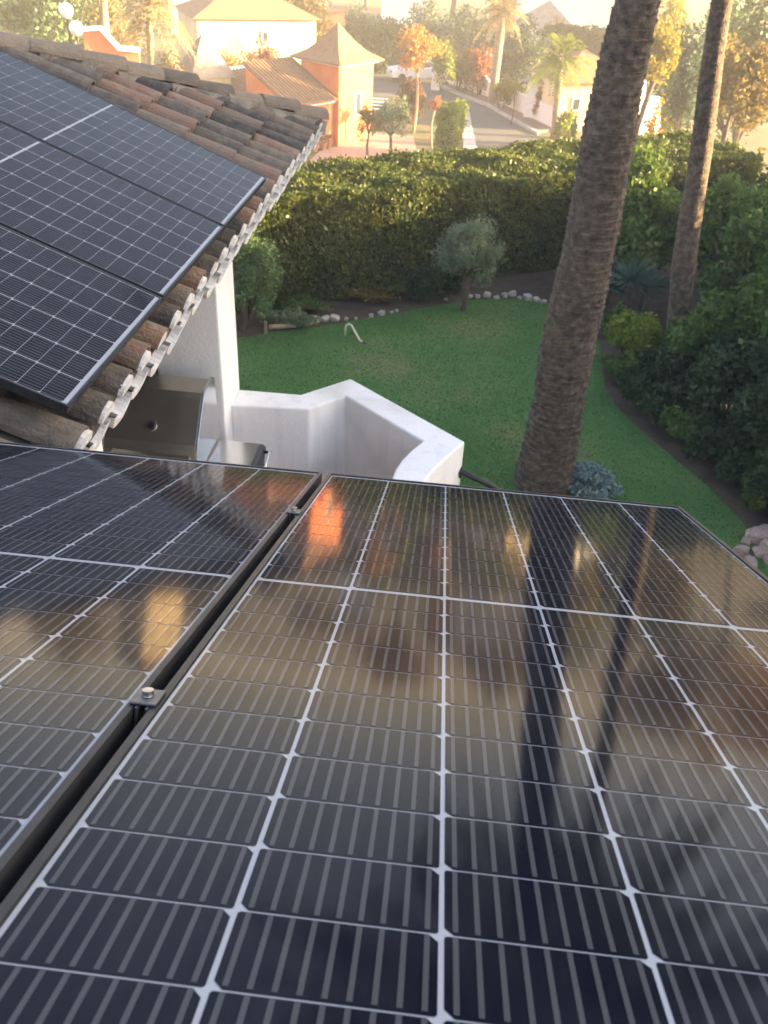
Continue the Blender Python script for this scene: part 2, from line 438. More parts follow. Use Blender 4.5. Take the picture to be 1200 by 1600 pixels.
# clamps that hold the two near panels, and the rails under them
def near(u, v, w=0.0): return NO + np.array(NU) * u + np.array(NV) * v + np.array(NW) * w
def clamp(v, label):
    c = near(1.0345 - 1.058, v)
    root = thing('panel_clamp', label, 'clamp', c, 'clamps in the gap between the near panels')
    mb = MB()
    a, b, n = np.array(NU), np.array(NV), np.array(NW)
    mb.obox(c - a * .0165 - b * .02 + n * .001, a * .033, b * .040, n * .0035)
    mb.obox(c - a * .0085 - b * .024 - n * .034, a * .004, b * .048, n * .034)
    mb.obox(c + a * .0045 - b * .024 - n * .034, a * .004, b * .048, n * .034)
    mb.build('clamp_body', M['clamp'], root, bevel=.0012)
    bo = MB()
    bo.tube([c + n * .0052, c + n * .0065, c + n * .0125], [.0075, .0072, .007], 14)
    bo.tube([c + n * .0126, c + n * .0128], [.0045, .0045], 6)
    bo.build('bolt', M['steel'], root)
clamp(-.51, 'larger-looking metal clamp with round bolt head, low in the gap between the near panels')
clamp(.51, 'small metal clamp high in the gap, close to the front edge of the panels')
rl = thing('mounting_rail', 'dark aluminium rail running in the gap beneath the two near solar panels', 'rail', near(-.0235, 0, -.08))
mb = MB(); a, b, n = np.array(NU), np.array(NV), np.array(NW)
mb.obox(near(-.046, -1.03, -.079), a * .044, b * 2.07, n * .036)
mb.build('rail_profile', M['alu_dark'], rl)
mb = MB()
for v in (-.55, .55): mb.obox(near(-1.3, v, -.118), a * 2.30, b * .04, n * .036)
mb.build('cross_rail', M['alu_dark'], rl)

# ------------------------------------------------------------------ the house: two tiled roof wings, walls, pillar
house = thing('house', 'white house with weathered clay barrel tile roof carrying the solar panels', 'house', (0, 0, 0))
tr = np.random.default_rng(11)
def tile_run(mb, p0, d, w, n, length, rad=.078, pitch=.36, cover=True, jit=.006):
    "barrel tiles laid from the eave point p0 up along d"
    nseg = 8
    s = 0.0
    while s < length:
        e = min(pitch + .05, length - s + .02)
        r0 = rad * tr.uniform(.96, 1.05); r1 = rad * .86
        j = tr.normal(0, jit, 3)
        yaw = tr.normal(0, .012)
        V = []
        for ring, (q, r, lift) in enumerate(((0, r0, .014), (e, r1, -.004), (0, r0 - .014, .012), (e, r1 - .012, -.006))):
            c = p0 + d * (s + q) + n * lift + w * (yaw * q) + j
            for k in range(nseg + 1):
                t = math.pi * k / nseg
                if cover: V.append(c + w * (r * math.cos(t)) + n * (r * .92 * math.sin(t)))
                else: V.append(c + w * (r * math.cos(t)) - n * (r * .75 * math.sin(t)))
        F = []; m = nseg + 1
        for k in range(nseg):
            F.append((k, k + 1, m + k + 1, m + k))             # outside
            F.append((2 * m + k + 1, 2 * m + k, 3 * m + k, 3 * m + k + 1))   # inside
            F.append((k, 2 * m + k, 2 * m + k + 1, k + 1))     # lower lip
        F.append((0, m, 3 * m, 2 * m)); F.append((nseg, 2 * m + nseg, 3 * m + nseg, m + nseg))
        mb.add(V, F)
        s += pitch
def plug(mb, c, d, w, n, r, up=True):
    "a rough half disc of mortar closing a tile end"
    V = [c]; k = 8
    for i in range(k + 1):
        t = math.pi * i / k; rr = r * tr.uniform(.92, 1.06)
        V.append(c + w * (rr * math.cos(t)) + (n if up else -n * .8) * (rr * .92 * math.sin(t)))
    W = [v + d * .022 for v in V]
    F = [(0, i + 1, i + 2) for i in range(k)] + [(i + 1, k + 2 + i + 1, k + 2 + i + 2, i + 2) for i in range(k)]
    mb.add(V + W, F)
TP = .235
EZ = 4.262                       # height of the tile bed at the eaves
# left wing: eave along y at x = EXL, slope rises towards -x
EXL, YV, YH, SL = -1.33, 2.30, 8.43, .3845
dL = np.array([-1, 0, SL]); cl = np.linalg.norm(dL); dL = dL / cl; wL = np.array([0, 1.0, 0]); nL = np.array([SL, 0, 1.0]) / cl
roofL, mort = MB(), MB()
ncol = int((YH - 0.2) / TP)
RIDGE = 4.3
for i in range(-14, 27):
    y = YV + .12 + i * TP
    for cover in (True, False):
        yy = y if cover else y + TP / 2
        start = 0.0
        if yy < YV: start = YV - yy + (0 if cover else .05)
        end = RIDGE
        if yy > YH - RIDGE: end = YH - yy
        if yy > YH - .03 or start > end: continue
        p = np.array([EXL - start, yy, EZ + SL * start])
        ln = (end - start) * cl
        tile_run(roofL, p - (0 if cover else 1) * nL * -.012, dL, wL, nL, ln, .083 if cover else .085, cover=cover)
        if start == 0:
            if cover: plug(mort, p - dL * .012 + nL * .004, dL, wL, nL, .068)
            else:
                # mortar bed hanging under the pan, visible as a white scallop
                V = []; jj = tr.uniform(-.008, .012)
                for k in range(9):
                    t = math.pi * k / 8
                    for rr in (.070, .108 + tr.uniform(-.008, .012)):
                        V.append(p - dL * (.035 + jj) + wL * (rr * math.cos(t)) - nL * (rr * .78 * math.sin(t)))
                W = [v + dL * .07 for v in V]
                F = [(2 * k, 2 * k + 1, 2 * k + 3, 2 * k + 2) for k in range(8)]
                F += [(2 * k, 2 * k + 2, len(V) + 2 * k + 2, len(V) + 2 * k) for k in range(8)]
                nn = len(V)
                F += [(2 * k + 1, nn + 2 * k + 1, nn + 2 * k + 3, 2 * k + 3) for k in range(8)]
                mort.add(V + W, F)
roofL.build('roof_tiles', M['tile'], house)
mort.build('eave_mortar', M['mortar'], house)
# hip caps from the far eave corner up to the ridge
hip = MB()
h0 = np.array([EXL - .02, YH - .02, EZ + .02]); hd = np.array([-1, -1, SL]); hl = np.linalg.norm(hd); hd = hd / hl
hw = np.array([1, -1, 0]) / math.sqrt(2); hn = np.cross(hw, hd); hn = hn if hn[2] > 0 else -hn
tile_run(hip, h0 + hn * .045, hd, hw, hn, RIDGE * hl, .10, pitch=.33, jit=.016)
rp = h0 + hd * RIDGE * hl
tile_run(hip, rp + np.array([0, 0, .06]), np.array([0, -1.0, 0]), np.array([1.0, 0, 0]), np.array([0, 0, 1.0]), 9, .115, jit=.01)
hm = MB()
for k in range(12):
    a_, b_ = h0 + hd * (k / 12) * RIDGE * hl, h0 + hd * ((k + 1) / 12) * RIDGE * hl
    r_ = tr.uniform(.085, .12)
    hm.obox(a_ - hw * r_ - hn * .07, hw * 2 * r_, b_ - a_, hn * (.115 + tr.uniform(-.01, .012)))
hm.build('hip_mortar', M['mortar_old'], house)
hip.build('hip_tiles', M['tile_bright'], house)
# near wing: eave along x at y = EYN, slope rises towards -y
EYN, SN = 2.235, .414
dN = np.array([0, -1, SN]); cn = np.linalg.norm(dN); dN = dN / cn; wN = np.array([-1.0, 0, 0]); nN = np.array([0, SN, 1.0]) / cn
roofN = MB(); mortN = MB()
XR = .66
i = 0
x = XR - .05
while x > -5.2:
    for cover in (True, False):
        xx = x if cover else x - TP / 2
        start = max(0.0, (EXL - xx) + .04) if xx < EXL else 0.0
        ln = (3.9 - start) * cn
        if ln > .2:
            p = np.array([xx, EYN - start, EZ + SN * start + .02])
            tile_run(roofN, p, dN, wN, nN, ln, .083 if cover else .085, cover=cover)
    x -= TP
roofN.build('roof_tiles', M['tile'], house)
# decks under the tiles, soffits, the far hip face and the back slopes
dk = MB()
zd = EZ - .075
def rl_(x): return zd + SL * (EXL - x)
xr = EXL - RIDGE
dk.add([(EXL - .02, YV, rl_(EXL - .02)), (EXL - .02, YH - .02, rl_(EXL - .02)), (xr, YH - RIDGE, rl_(xr)), (xr, YV - 3.3, rl_(xr)), (EXL - 3.4, YV - 3.3, rl_(EXL - 3.4))], [(0, 1, 2, 3, 4)])
dk.add([(EXL - .02, YH - .02, zd), (xr * 2 - EXL, YH - .02, zd), (xr, YH - RIDGE, rl_(xr))], [(0, 1, 2)])
dk.add([(xr, YH - RIDGE, rl_(xr)), (xr * 2 - EXL, YH - .02, zd), (xr * 2 - EXL, -5, zd), (xr, -5, rl_(xr))], [(0, 1, 2, 3)])
def rn_(y): return zd + .02 + SN * (EYN - y)
dk.add([(XR, EYN - .02, rn_(EYN)), (EXL - .02, EYN - .02, rn_(EYN)), (EXL - 3.5, EYN - 3.5, rn_(EYN - 3.5)), (EXL - 3.5, EYN - 3.9, rn_(EYN - 3.9)), (XR, EYN - 3.9, rn_(EYN - 3.9))], [(0, 1, 2, 3, 4)])
dk.add([(XR, EYN - 3.9, rn_(EYN - 3.9)), (-5, EYN - 3.9, rn_(EYN - 3.9)), (-5, -5.6, zd), (XR, -5.6, zd)], [(0, 1, 2, 3)])
dk.build('roof_deck', M['wood_dark'], house)
w = MB()
FL = 2.0                         # terrace floor
w.box((-9.5, 6.3, 0), (-2.9, 6.6, zd + .1)); 
w.box((-1.84, 1.60, FL), (-1.57, 3.34, zd + .02))            # wall of the left wing up to the porch
w.box((-1.84, 1.60, zd + .02), (-1.64, 8.0, zd + .06))
w.box((-9.4, -5.3, 0), (.42, 1.85, zd + .02))                # main wing
w.box((-9.4, 1.85, 0), (-3.6, 6.3, zd + .04))
w.build('wall', M['white_wall'], house)
pl = MB()
pl.box((-1.905, 5.06, 0.0), (-1.462, 5.50, zd + .03))
pl.build('pillar', M['white_wall'], house, bevel=.012)
sl = MB()
sl.box((-3.6, 5.30, 0.0), (-1.905, 5.46, 3.04))
sl.build('sill_wall', M['white_wall'], house, bevel=.01)
sh = MB()
for k in range(14):
    x0 = -3.55 + k * .117
    sh.box((x0, 5.345, 3.05), (x0 + .111, 5.375, 4.2))
sh.box((-3.56, 5.375, 3.05), (-1.91, 5.39, 4.2))
sh.build('green_shutter', M['green_paint'], house, bevel=.004)

# ------------------------------------------------------------------ terrace, parapet, steps, handrail
ter = MB()
ter.prism([(-3.6, 1.85), (.30, 1.85), (.34, 3.4), (.02, 4.3), (.10, 4.95), (-.70, 5.70), (-1.0, 5.42), (-3.6, 5.35)], -.2, FL)
props(ter.build('terrace_floor', M['terracotta']), kind='structure')
pr = thing('parapet_wall', 'white rendered parapet wall with a corner and a curved end beside the lawn', 'wall', (-.7, 5.4, 0))
outer = [(-1.462, 5.485), (-1.008, 5.49), (-.684, 5.815), (.204, 5.03)]
inner = [(-1.467, 5.236), (-.916, 5.284), (-.685, 5.533), (-.081, 4.99)]
oc = [(.204, 5.03), (.125, 4.885), (.056, 4.74), (.0, 4.62), (-.036, 4.51), (-.07, 4.32), (-.085, 4.1), (-.08, 3.9)]
ic = [(-.081, 4.99), (-.15, 4.86), (-.204, 4.73), (-.235, 4.61), (-.25, 4.49), (-.28, 4.31), (-.295, 4.1), (-.29, 3.9)]
mb = MB()
so, si = outer[:3] + oc, inner[:3] + ic
N = len(so)
V = []
for (a, b) in zip(so, si):
    V += [(a[0], a[1], 0), (a[0], a[1], 3.04), (b[0], b[1], 3.04), (b[0], b[1], 0)]
F = []
for i in range(N - 1):
    for k in range(4): F.append((i * 4 + k, (i + 1) * 4 + k, (i + 1) * 4 + (k + 1) % 4, i * 4 + (k + 1) % 4))
F += [(0, 1, 2, 3), ((N - 1) * 4 + 3, (N - 1) * 4 + 2, (N - 1) * 4 + 1, (N - 1) * 4)]
mb.add(V, F)
mb.build('wall_body', M['white_wall'], pr, bevel=.014)
st = thing('garden_steps', 'terracotta garden steps going down from the terrace end to the lawn', 'steps', (.6, 4.6, 0))
mb, mb2 = MB(), MB()
for k in range(9):
    x0 = .26 + k * .27; z = 1.82 - k * .2
    mb.box((x0, 3.9, -.1), (x0 + .27, 5.0, z - .03)); mb2.box((x0 - .02, 3.88, z - .03), (x0 + .27, 5.02, z))
mb.build('riser', M['white_wall'], st); mb2.build('tread', M['terracotta'], st)
hr = thing('handrail', 'dark iron handrail leaving the end of the white parapet wall', 'handrail', (.16, 5.0, 2.8))
mb = MB()
pts = [(.10, 5.00, 2.80), (.17, 5.02, 2.815), (.41, 5.03, 2.71), (1.1, 5.03, 2.28), (2.45, 5.03, 1.30), (2.58, 5.03, 1.18), (2.60, 5.03, 1.05)]
mb.tube(pts, .021, 10)
mb.build('rail', M['iron'], hr, smooth=True)
mb = MB()
mb.tube([(.205, 5.025, 2.80), (.19, 5.025, 2.80)], .045, 14)
mb.build('wall_plate', M['iron'], hr)
mb = MB(); mb.tube([(1.3, 5.03, .95), (1.3, 5.03, 2.13)], .014, 8); mb.build('post', M['iron'], hr); mb = MB(); mb.tube([(2.45, 5.03, .1), (2.45, 5.03, 1.29)], .014, 8)
mb.build('post', M['iron'], hr)

# ------------------------------------------------------------------ barbecue grill on the terrace
gr = thing('barbecue_grill', 'stainless steel barbecue grill with closed lid and side shelf on the terrace', 'grill', (-1.75, 4.65, FL))
X0, X1 = -2.10, -1.50
prof = [(4.49, 2.955), (4.465, 3.03), (4.468, 3.085), (4.50, 3.14), (4.70, 3.37), (4.73, 3.395), (4.90, 3.41), (4.95, 3.38), (4.965, 3.1), (4.965, 2.955)]
mb = MB()
mb.extrude([(X0, y, z) for y, z in prof], (X1 - X0, 0, 0))
lid = mb.build('lid', M['stainless'], gr, bevel=.006)
for side in (X0 - .016, X1):
    mb = MB()
    pr2 = [(4.72 + (y - 4.72) * 1.04, 3.1 + (z - 3.1) * 1.04 + .004) for y, z in prof]
    mb.extrude([(side, y, z) for y, z in pr2], (.016, 0, 0))
    mb.build('end_plate', M['stainless_bright'], lid, bevel=.004)
gd = np.array([0, -.755, .656]); gc = np.array([-1.80, 4.567, 3.215])
mb = MB(); mb.tube([gc, gc + gd * .012], [.036, .034], 20); th = mb.build('thermometer', M['stainless_bright'], lid)
mb = MB(); mb.tube([gc + gd * .0121, gc + gd * .0135], [.021, .021], 18); mb.build('dial', M['black_plastic'], th)
mb = MB()
mb.tube([(X0 + .05, 4.47, 3.05), (X0 + .05, 4.41, 3.04), (X1 - .05, 4.41, 3.04), (X1 - .05, 4.47, 3.05)], .012, 10)
mb.build('lid_handle', M['stainless'], lid, smooth=True)
mb = MB()
mb.box((X0, 4.44, 2.72), (X1, 4.97, 2.95))
body = mb.build('firebox', M['stainless'], gr, bevel=.008)
mb = MB()
for k in range(24): mb.box((X0 + .02 + k * .0235, 4.432, 2.905), (X0 + .034 + k * .0235, 4.439, 2.942))
mb.build('vent_slots', M['black_plastic'], body)
for k in range(4):
    mb = MB(); c = np.array([X0 + .09 + k * .14, 4.44, 2.80])
    mb.tube([c, c + np.array([0, -.012, 0]), c + np.array([0, -.035, 0])], [.026, .026, .019], 16)
    mb.build('control_knob', M['black_plastic'], body)
mb = MB()
mb.box((X1 + .02, 4.50, 2.90), (X1 + .31, 4.95, 2.925))
shf = mb.build('side_shelf', M['stainless_bright'], gr, bevel=.006)
mb = MB()
mb.extrude([(X1 + .312, 4.48, 2.86), (X1 + .312, 4.48, 2.93), (X1 + .312, 4.56, 2.965), (X1 + .312, 4.90, 2.95), (X1 + .312, 4.96, 2.90), (X1 + .312, 4.86, 2.80)], (.035, 0, 0))
mb.build('shelf_end', M['black_plastic'], shf, bevel=.01)
mb = MB()
mb.tube([(X1 + .35, 4.52, 2.86), (X1 + .395, 4.50, 2.89), (X1 + .395, 4.84, 2.93), (X1 + .35, 4.88, 2.90)], .011, 10)
mb.build('towel_bar', M['stainless_bright'], shf, smooth=True)
mb = MB(); mb.box((X0 - .30, 4.50, 2.90), (X0 - .02, 4.95, 2.925)); mb.build('side_shelf', M['stainless_bright'], gr, bevel=.006)
mb = MB(); mb.box((X0 + .02, 4.48, FL + .08), (X1 - .02, 4.95, 2.72)); mb.build('cabinet', M['black_plastic'], gr, bevel=.006)
for (x, y) in ((X0 + .03, 4.5), (X1 - .07, 4.5), (X0 + .03, 4.89), (X1 - .07, 4.89)):
    mb = MB(); mb.box((x, y, FL), (x + .04, y + .04, FL + .08)); mb.build('leg', M['black_plastic'], gr)
# ------------------------------------------------------------------ ground
def gz(x, y):
    "terrain height: the garden is level, beyond the hedge the land falls away to the street"
    t = np.clip((np.asarray(y, float) - 19.5) / 17.0, 0, 1)
    return -5.0 * t * t * (3 - 2 * t)
def sheet(name, poly, z, m, kind='structure'):
    mb = MB(); mb.add([(p[0], p[1], z) for p in poly], [tuple(range(len(poly)))])
    o = mb.build(name, m); 
    me = o.data
    if me.polygons[0].normal.z < 0: me.flip_normals()
    return props(o, kind=kind)
ys = list(np.concatenate([[-900, -300, -100, -40, -10, 5, 12, 17], np.linspace(19, 38, 26), [45, 60, 80, 110, 160, 300, 600, 1500]]))
xs = [-1500, -500, -200, -80, -40, -20, -10, 0, 10, 20, 40, 80, 200, 500, 1500]
mb = MB()
mb.add([(x, y, float(gz(x, y)) - .02) for y in ys for x in xs], [(j * len(xs) + i, j * len(xs) + i + 1, (j + 1) * len(xs) + i + 1, (j + 1) * len(xs) + i) for j in range(len(ys) - 1) for i in range(len(xs) - 1)])
M['earth'] = pmat('dry_grass_earth', [(.055, .065, .025), (.10, .095, .04), (.15, .12, .065)], rough=1.0, nscale=.35, bump=.6, bscale=6)
props(mb.build('ground', M['earth'], smooth=True), kind='structure')
sheet('garden_bed', [(-16, -9), (30, -9), (30, 19.3), (-16, 19.3)], -.008, M['soil'])
LAWN = [(-14, 1.5), (3.95, 1.5), (3.9, 7.4), (3.98, 8.2), (3.85, 8.9), (3.6, 9.6), (3.28, 10.25), (2.95, 10.9), (2.66, 11.6), (2.55, 12.3), (2.6, 13.1), (2.65, 14.0), (2.55, 14.9), (2.2, 15.45), (1.8, 15.6), (1.1, 15.62), (.5, 15.45), (-.2, 15.0), (-1.1, 14.35), (-2.1, 13.65), (-3.0, 13.15), (-3.6, 12.7), (-5, 11.6), (-14, 9)]
M['lawn'] = pmat('lawn_turf', [(.045, .11, .028), (.055, .14, .033), (.075, .16, .04), (.14, .17, .065)], rough=1.0, nscale=.55, detail=9, bump=.9, bscale=55, pos=[0, .35, .6, .9])
sheet('lawn', LAWN, 0.0, M['lawn'])
def inside(P, poly):
    x, y = P[:, 0], P[:, 1]; r = np.zeros(len(P), bool); n = len(poly)
    for i in range(n):
        x1, y1 = poly[i]; x2, y2 = poly[(i + 1) % n]
        c = ((y1 > y) != (y2 > y)) & (x < (x2 - x1) * (y - y1) / (y2 - y1 + 1e-12) + x1)
        r ^= c
    return r
N = 150000
P = np.stack([rng.uniform(-4.6, 4.05, N), rng.uniform(5.6, 15.7, N)], 1)
P = P[inside(P, LAWN)]
P[:, :2] += rng.normal(0, .035, P.shape)
keep = ~((P[:, 0] < 2.9) & (P[:, 1] < 5.9)); P = P[keep]
N = len(P)
az = rng.uniform(0, 2 * np.pi, N); h = rng.uniform(.012, .028, N); wd = rng.uniform(.004, .009, N)
tx, ty = np.cos(az), np.sin(az); lx, ly = rng.normal(0, .015, N), rng.normal(0, .015, N)
V = np.zeros((N, 3, 3))
V[:, 0] = np.stack([P[:, 0] - tx * wd, P[:, 1] - ty * wd, 0 * h], 1)
V[:, 1] = np.stack([P[:, 0] + tx * wd, P[:, 1] + ty * wd, 0 * h], 1)
V[:, 2] = np.stack([P[:, 0] + lx, P[:, 1] + ly, h], 1)
props(quads('grass_blades', V, L['grass'], nv=3), 'short green grass blades covering the lawn', 'grass', kind='stuff')
# dry leaves dropped on the grass
N = 420
P = np.stack([rng.uniform(-4.4, 4.0, N), rng.uniform(6.2, 15.6, N)], 1); P = P[inside(P, LAWN)]; N = len(P)
D = np.zeros((N, 3)); D[:, 2] = 1
def _flat(P2):
    a = rng.uniform(0, 6.28, len(P2)); s = rng.uniform(.018, .038, len(P2))[:, None]
    c = np.concatenate([P2, np.full((len(P2), 1), .024)], 1)
    t = np.stack([np.cos(a), np.sin(a), rng.normal(0, .25, len(P2))], 1); q = np.stack([-np.sin(a), np.cos(a), rng.normal(0, .25, len(P2))], 1)
    return np.stack([c + t * s, c + q * s * .5, c - t * s, c - q * s * .5], 1)
props(quads('fallen_leaves', _flat(P), L['oliveorange']), 'dry fallen leaves scattered thinly over the lawn', 'fallen leaves', kind='stuff')
# far hills
mb = MB(); n = 120; rows = []
for ring, rr in enumerate((260, 310, 360, 430)):
    for k in range(n):
        q = 2 * math.pi * k / n
        hgt = (0, .55, 1.0, .3)[ring] * (24 + 3 * math.sin(2 * q + 1) + 2.5 * math.sin(5 * q) + 1.5 * math.sin(11 * q + 2) + .8 * math.sin(23 * q))
        mb.v.append((rr * math.cos(q), 60 + rr * math.sin(q), -8 + hgt))
mb.n = len(mb.v)
mb.f = [(r * n + k, r * n + (k + 1) % n, (r + 1) * n + (k + 1) % n, (r + 1) * n + k) for r in range(3) for k in range(n)]; mb.m = [0] * len(mb.f)
mb.f = [f[::-1] for f in mb.f]
props(mb.build('hills', M['hill'], smooth=True), kind='structure')

# ------------------------------------------------------------------ foliage
def unit(n):
    d = rng.normal(0, 1, (n, 3)); return d / np.linalg.norm(d, axis=1, keepdims=True)
def leaf_quads(P, out, size, aspect=.5, align=.7, jit=.35, droop=0.0):
    n = len(P)
    nr = out * align + unit(n); nr /= np.linalg.norm(nr, axis=1, keepdims=True) + 1e-9
    t = np.cross(nr, unit(n)); t[:, 2] -= droop; t /= np.linalg.norm(t, axis=1, keepdims=True) + 1e-9
    b = np.cross(nr, t); b /= np.linalg.norm(b, axis=1, keepdims=True) + 1e-9
    s = size * np.clip(1 + rng.normal(0, jit, n), .35, 2.3)[:, None]
    V = np.zeros((n, 4, 3))
    V[:, 0] = P + t * s * .5; V[:, 2] = P - t * s * .5
    V[:, 1] = P + b * s * aspect * .5 - nr * s * .06; V[:, 3] = P - b * s * aspect * .5 - nr * s * .06
    return V
def crown_pts(c, r, n, nclump=26, cr=.42, lo=.45):
    "points in leaf clumps spread through an ellipsoid: uneven outline and gaps"
    c = np.array(c, float); r = np.array(r, float)
    d = unit(nclump); d[:, 2] = np.where(d[:, 2] < -.55, -d[:, 2] * .5, d[:, 2])
    cc = d * rng.uniform(lo, .92, (nclump, 1))
    k = rng.integers(0, nclump, n)
    sz = cr * rng.uniform(.6, 1.25, nclump)
    o = unit(n) * (rng.uniform(0, 1, (n, 1)) ** .45) * sz[k][:, None]
    p = cc[k] + o
    return c + p * r, o / (np.linalg.norm(o, axis=1, keepdims=True) + 1e-9)
def trunk_mb(mb, base, top, r0, r1, bend=.12, seg=7, n=8):
    base, top = np.array(base, float), np.array(top, float)
    a = rng.uniform(0, 6.28); off = np.array([math.cos(a), math.sin(a), 0]) * bend * np.linalg.norm(top - base)
    pts = [base + (top - base) * t + off * math.sin(t * math.pi) * .5 for t in np.linspace(0, 1, seg)]
    mb.tube(pts, list(np.linspace(r0, r1, seg)), n)
    return pts
def tree(name, label, cat, base, top, cr, ch, leaf, n, size, group=None, aspect=.55, bark='bark', nclump=26, clump=.42, align=.6, tr_r=None, bottom=None, limbs=6):
    "a tree: tapered trunk with limbs, crown of leaf clumps; cr = crown radius, ch = crown height"
    base = np.array(base, float)
    H = top - base[2]
    t = thing(name, label, cat, base, group)
    cz = top - ch / 2
    r0 = tr_r or max(.05, H * .02)
    mb = MB()
    fork = np.array([base[0], base[1], max(base[2] + .15 * H, cz - ch * .32)])
    pts = trunk_mb(mb, base, fork, r0, r0 * .7)
    for k in range(limbs):
        a = 6.28 * k / limbs + rng.uniform(-.4, .4)
        e = np.array([base[0] + math.cos(a) * cr * .6, base[1] + math.sin(a) * cr * .6, cz + rng.uniform(-.1, .35) * ch])
        trunk_mb(mb, pts[-1] - (pts[-1] - pts[-2]) * .3, e, r0 * .5, r0 * .12, seg=5, n=6)
    mb.build('trunk', M[bark], t, smooth=True)
    P, o = crown_pts((base[0], base[1], cz), (cr, cr, ch / 2), n, nclump, clump)
    quads('crown', leaf_quads(P, o, size, aspect, align), L[leaf], t)
    return t
def shrub(name, label, c, r, leaf, n, size, cat='shrub', group=None, nclump=22, clump=.45, aspect=.55, align=.7, stems=5):
    "a bush on the ground: several stems and a leafy body; c = ground point, r = (rx, ry, height)"
    c = np.array(c, float)
    t = thing(name, label, cat, c, group)
    mb = MB()
    for k in range(stems):
        a = 6.28 * k / stems + rng.uniform(-.5, .5)
        trunk_mb(mb, c + np.array([math.cos(a), math.sin(a), 0]) * .05, c + np.array([math.cos(a) * r[0] * .6, math.sin(a) * r[1] * .6, r[2] * rng.uniform(.5, .8)]), .02 + r[2] * .008, .008, seg=4, n=5)
    mb.build('stems', M['bark'], t)
    P, o = crown_pts(c + np.array([0, 0, r[2] * .46]), (r[0], r[1], r[2] * .56), n, nclump, clump, lo=.35)
    P[:, 2] = np.maximum(P[:, 2], c[2] + .02)
    quads('foliage', leaf_quads(P, o, size, aspect, align), L[leaf], t)
    return t
def box_hedge(name, label, A0, B0, h, d, leaf, n, size, z0=None, amp=.10, cat='hedge', group=None):
    "clipped hedge along the front line A0-B0, d deep to the back, h high"
    A0, B0 = np.array(A0, float), np.array(B0, float)
    z = A0[2] if len(A0) > 2 else 0.0
    a, b = A0[:2], B0[:2]
    Lh = np.linalg.norm(b - a); e = (b - a) / Lh; bk = np.array([-e[1], e[0]])
    if bk[1] < 0: bk = -bk
    t = thing(name, label, cat, (a[0], a[1], z), group)
    mb = MB(); i = .22
    q = a + e * i + bk * i
    mb.obox((q[0], q[1], z), (*(e * (Lh - 2 * i)), 0), (*(bk * (d - 2 * i)), 0), (0, 0, h - i))
    mb.build('branches', M['twigs'], t)
    areas = np.array([Lh * h, Lh * d, Lh * h * .5, d * h, d * h]); nn = (n * areas / areas.sum()).astype(int)
    P, O = [], []
    ph = rng.uniform(0, 6.28, 12)
    def bump(s, w):
        return amp * (np.sin(s * 1.9 + ph[0]) * np.sin(w * 2.3 + ph[1]) + .6 * np.sin(s * 4.3 + ph[2] + w) + .5 * np.sin(w * 5.7 + ph[3] - s * 1.1) + .45 * np.sin(s * 9.1 + ph[4]) * np.sin(w * 8.0 + ph[5]))
    for f, m in enumerate(nn):
        u, v = rng.uniform(0, 1, m), rng.uniform(0, 1, m)
        dep = -np.abs(rng.normal(0, .09, m)) + .03 + (rng.uniform(0, 1, m) < .03) * rng.uniform(0, .12, m)
        if f == 0: s, k, zz, nv = u * Lh, 0 * u, v * h, np.array([-bk[0], -bk[1], .25])
        elif f == 1: s, k, zz, nv = u * Lh, v * d, 0 * u + h, np.array([0, 0, 1.0])
        elif f == 2: s, k, zz, nv = u * Lh, 0 * u + d, h * (.5 + .5 * v), np.array([bk[0], bk[1], .25])
        elif f == 3: s, k, zz, nv = 0 * u, v * d, u * h, np.array([-e[0], -e[1], .2])
        else: s, k, zz, nv = 0 * u + Lh, v * d, u * h, np.array([e[0], e[1], .2])
        nv = nv / np.linalg.norm(nv)
        off = dep + bump(s + (k if f > 2 else 0), (zz if f != 1 else k) + f)
        if f == 0: off = off - .10 * (zz > h - .25) * (zz - h + .25) / .25
        p = np.stack([a[0] + e[0] * s + bk[0] * k, a[1] + e[1] * s + bk[1] * k, z + zz], 1) + nv * off[:, None]
        p[:, 2] = np.maximum(p[:, 2], z + .02)
        P.append(p); O.append(np.repeat(nv[None], m, 0))
    P, O = np.concatenate(P), np.concatenate(O)
    quads('foliage', leaf_quads(P, O, size, .5, .75, jit=.5), L[leaf], t)
    return t
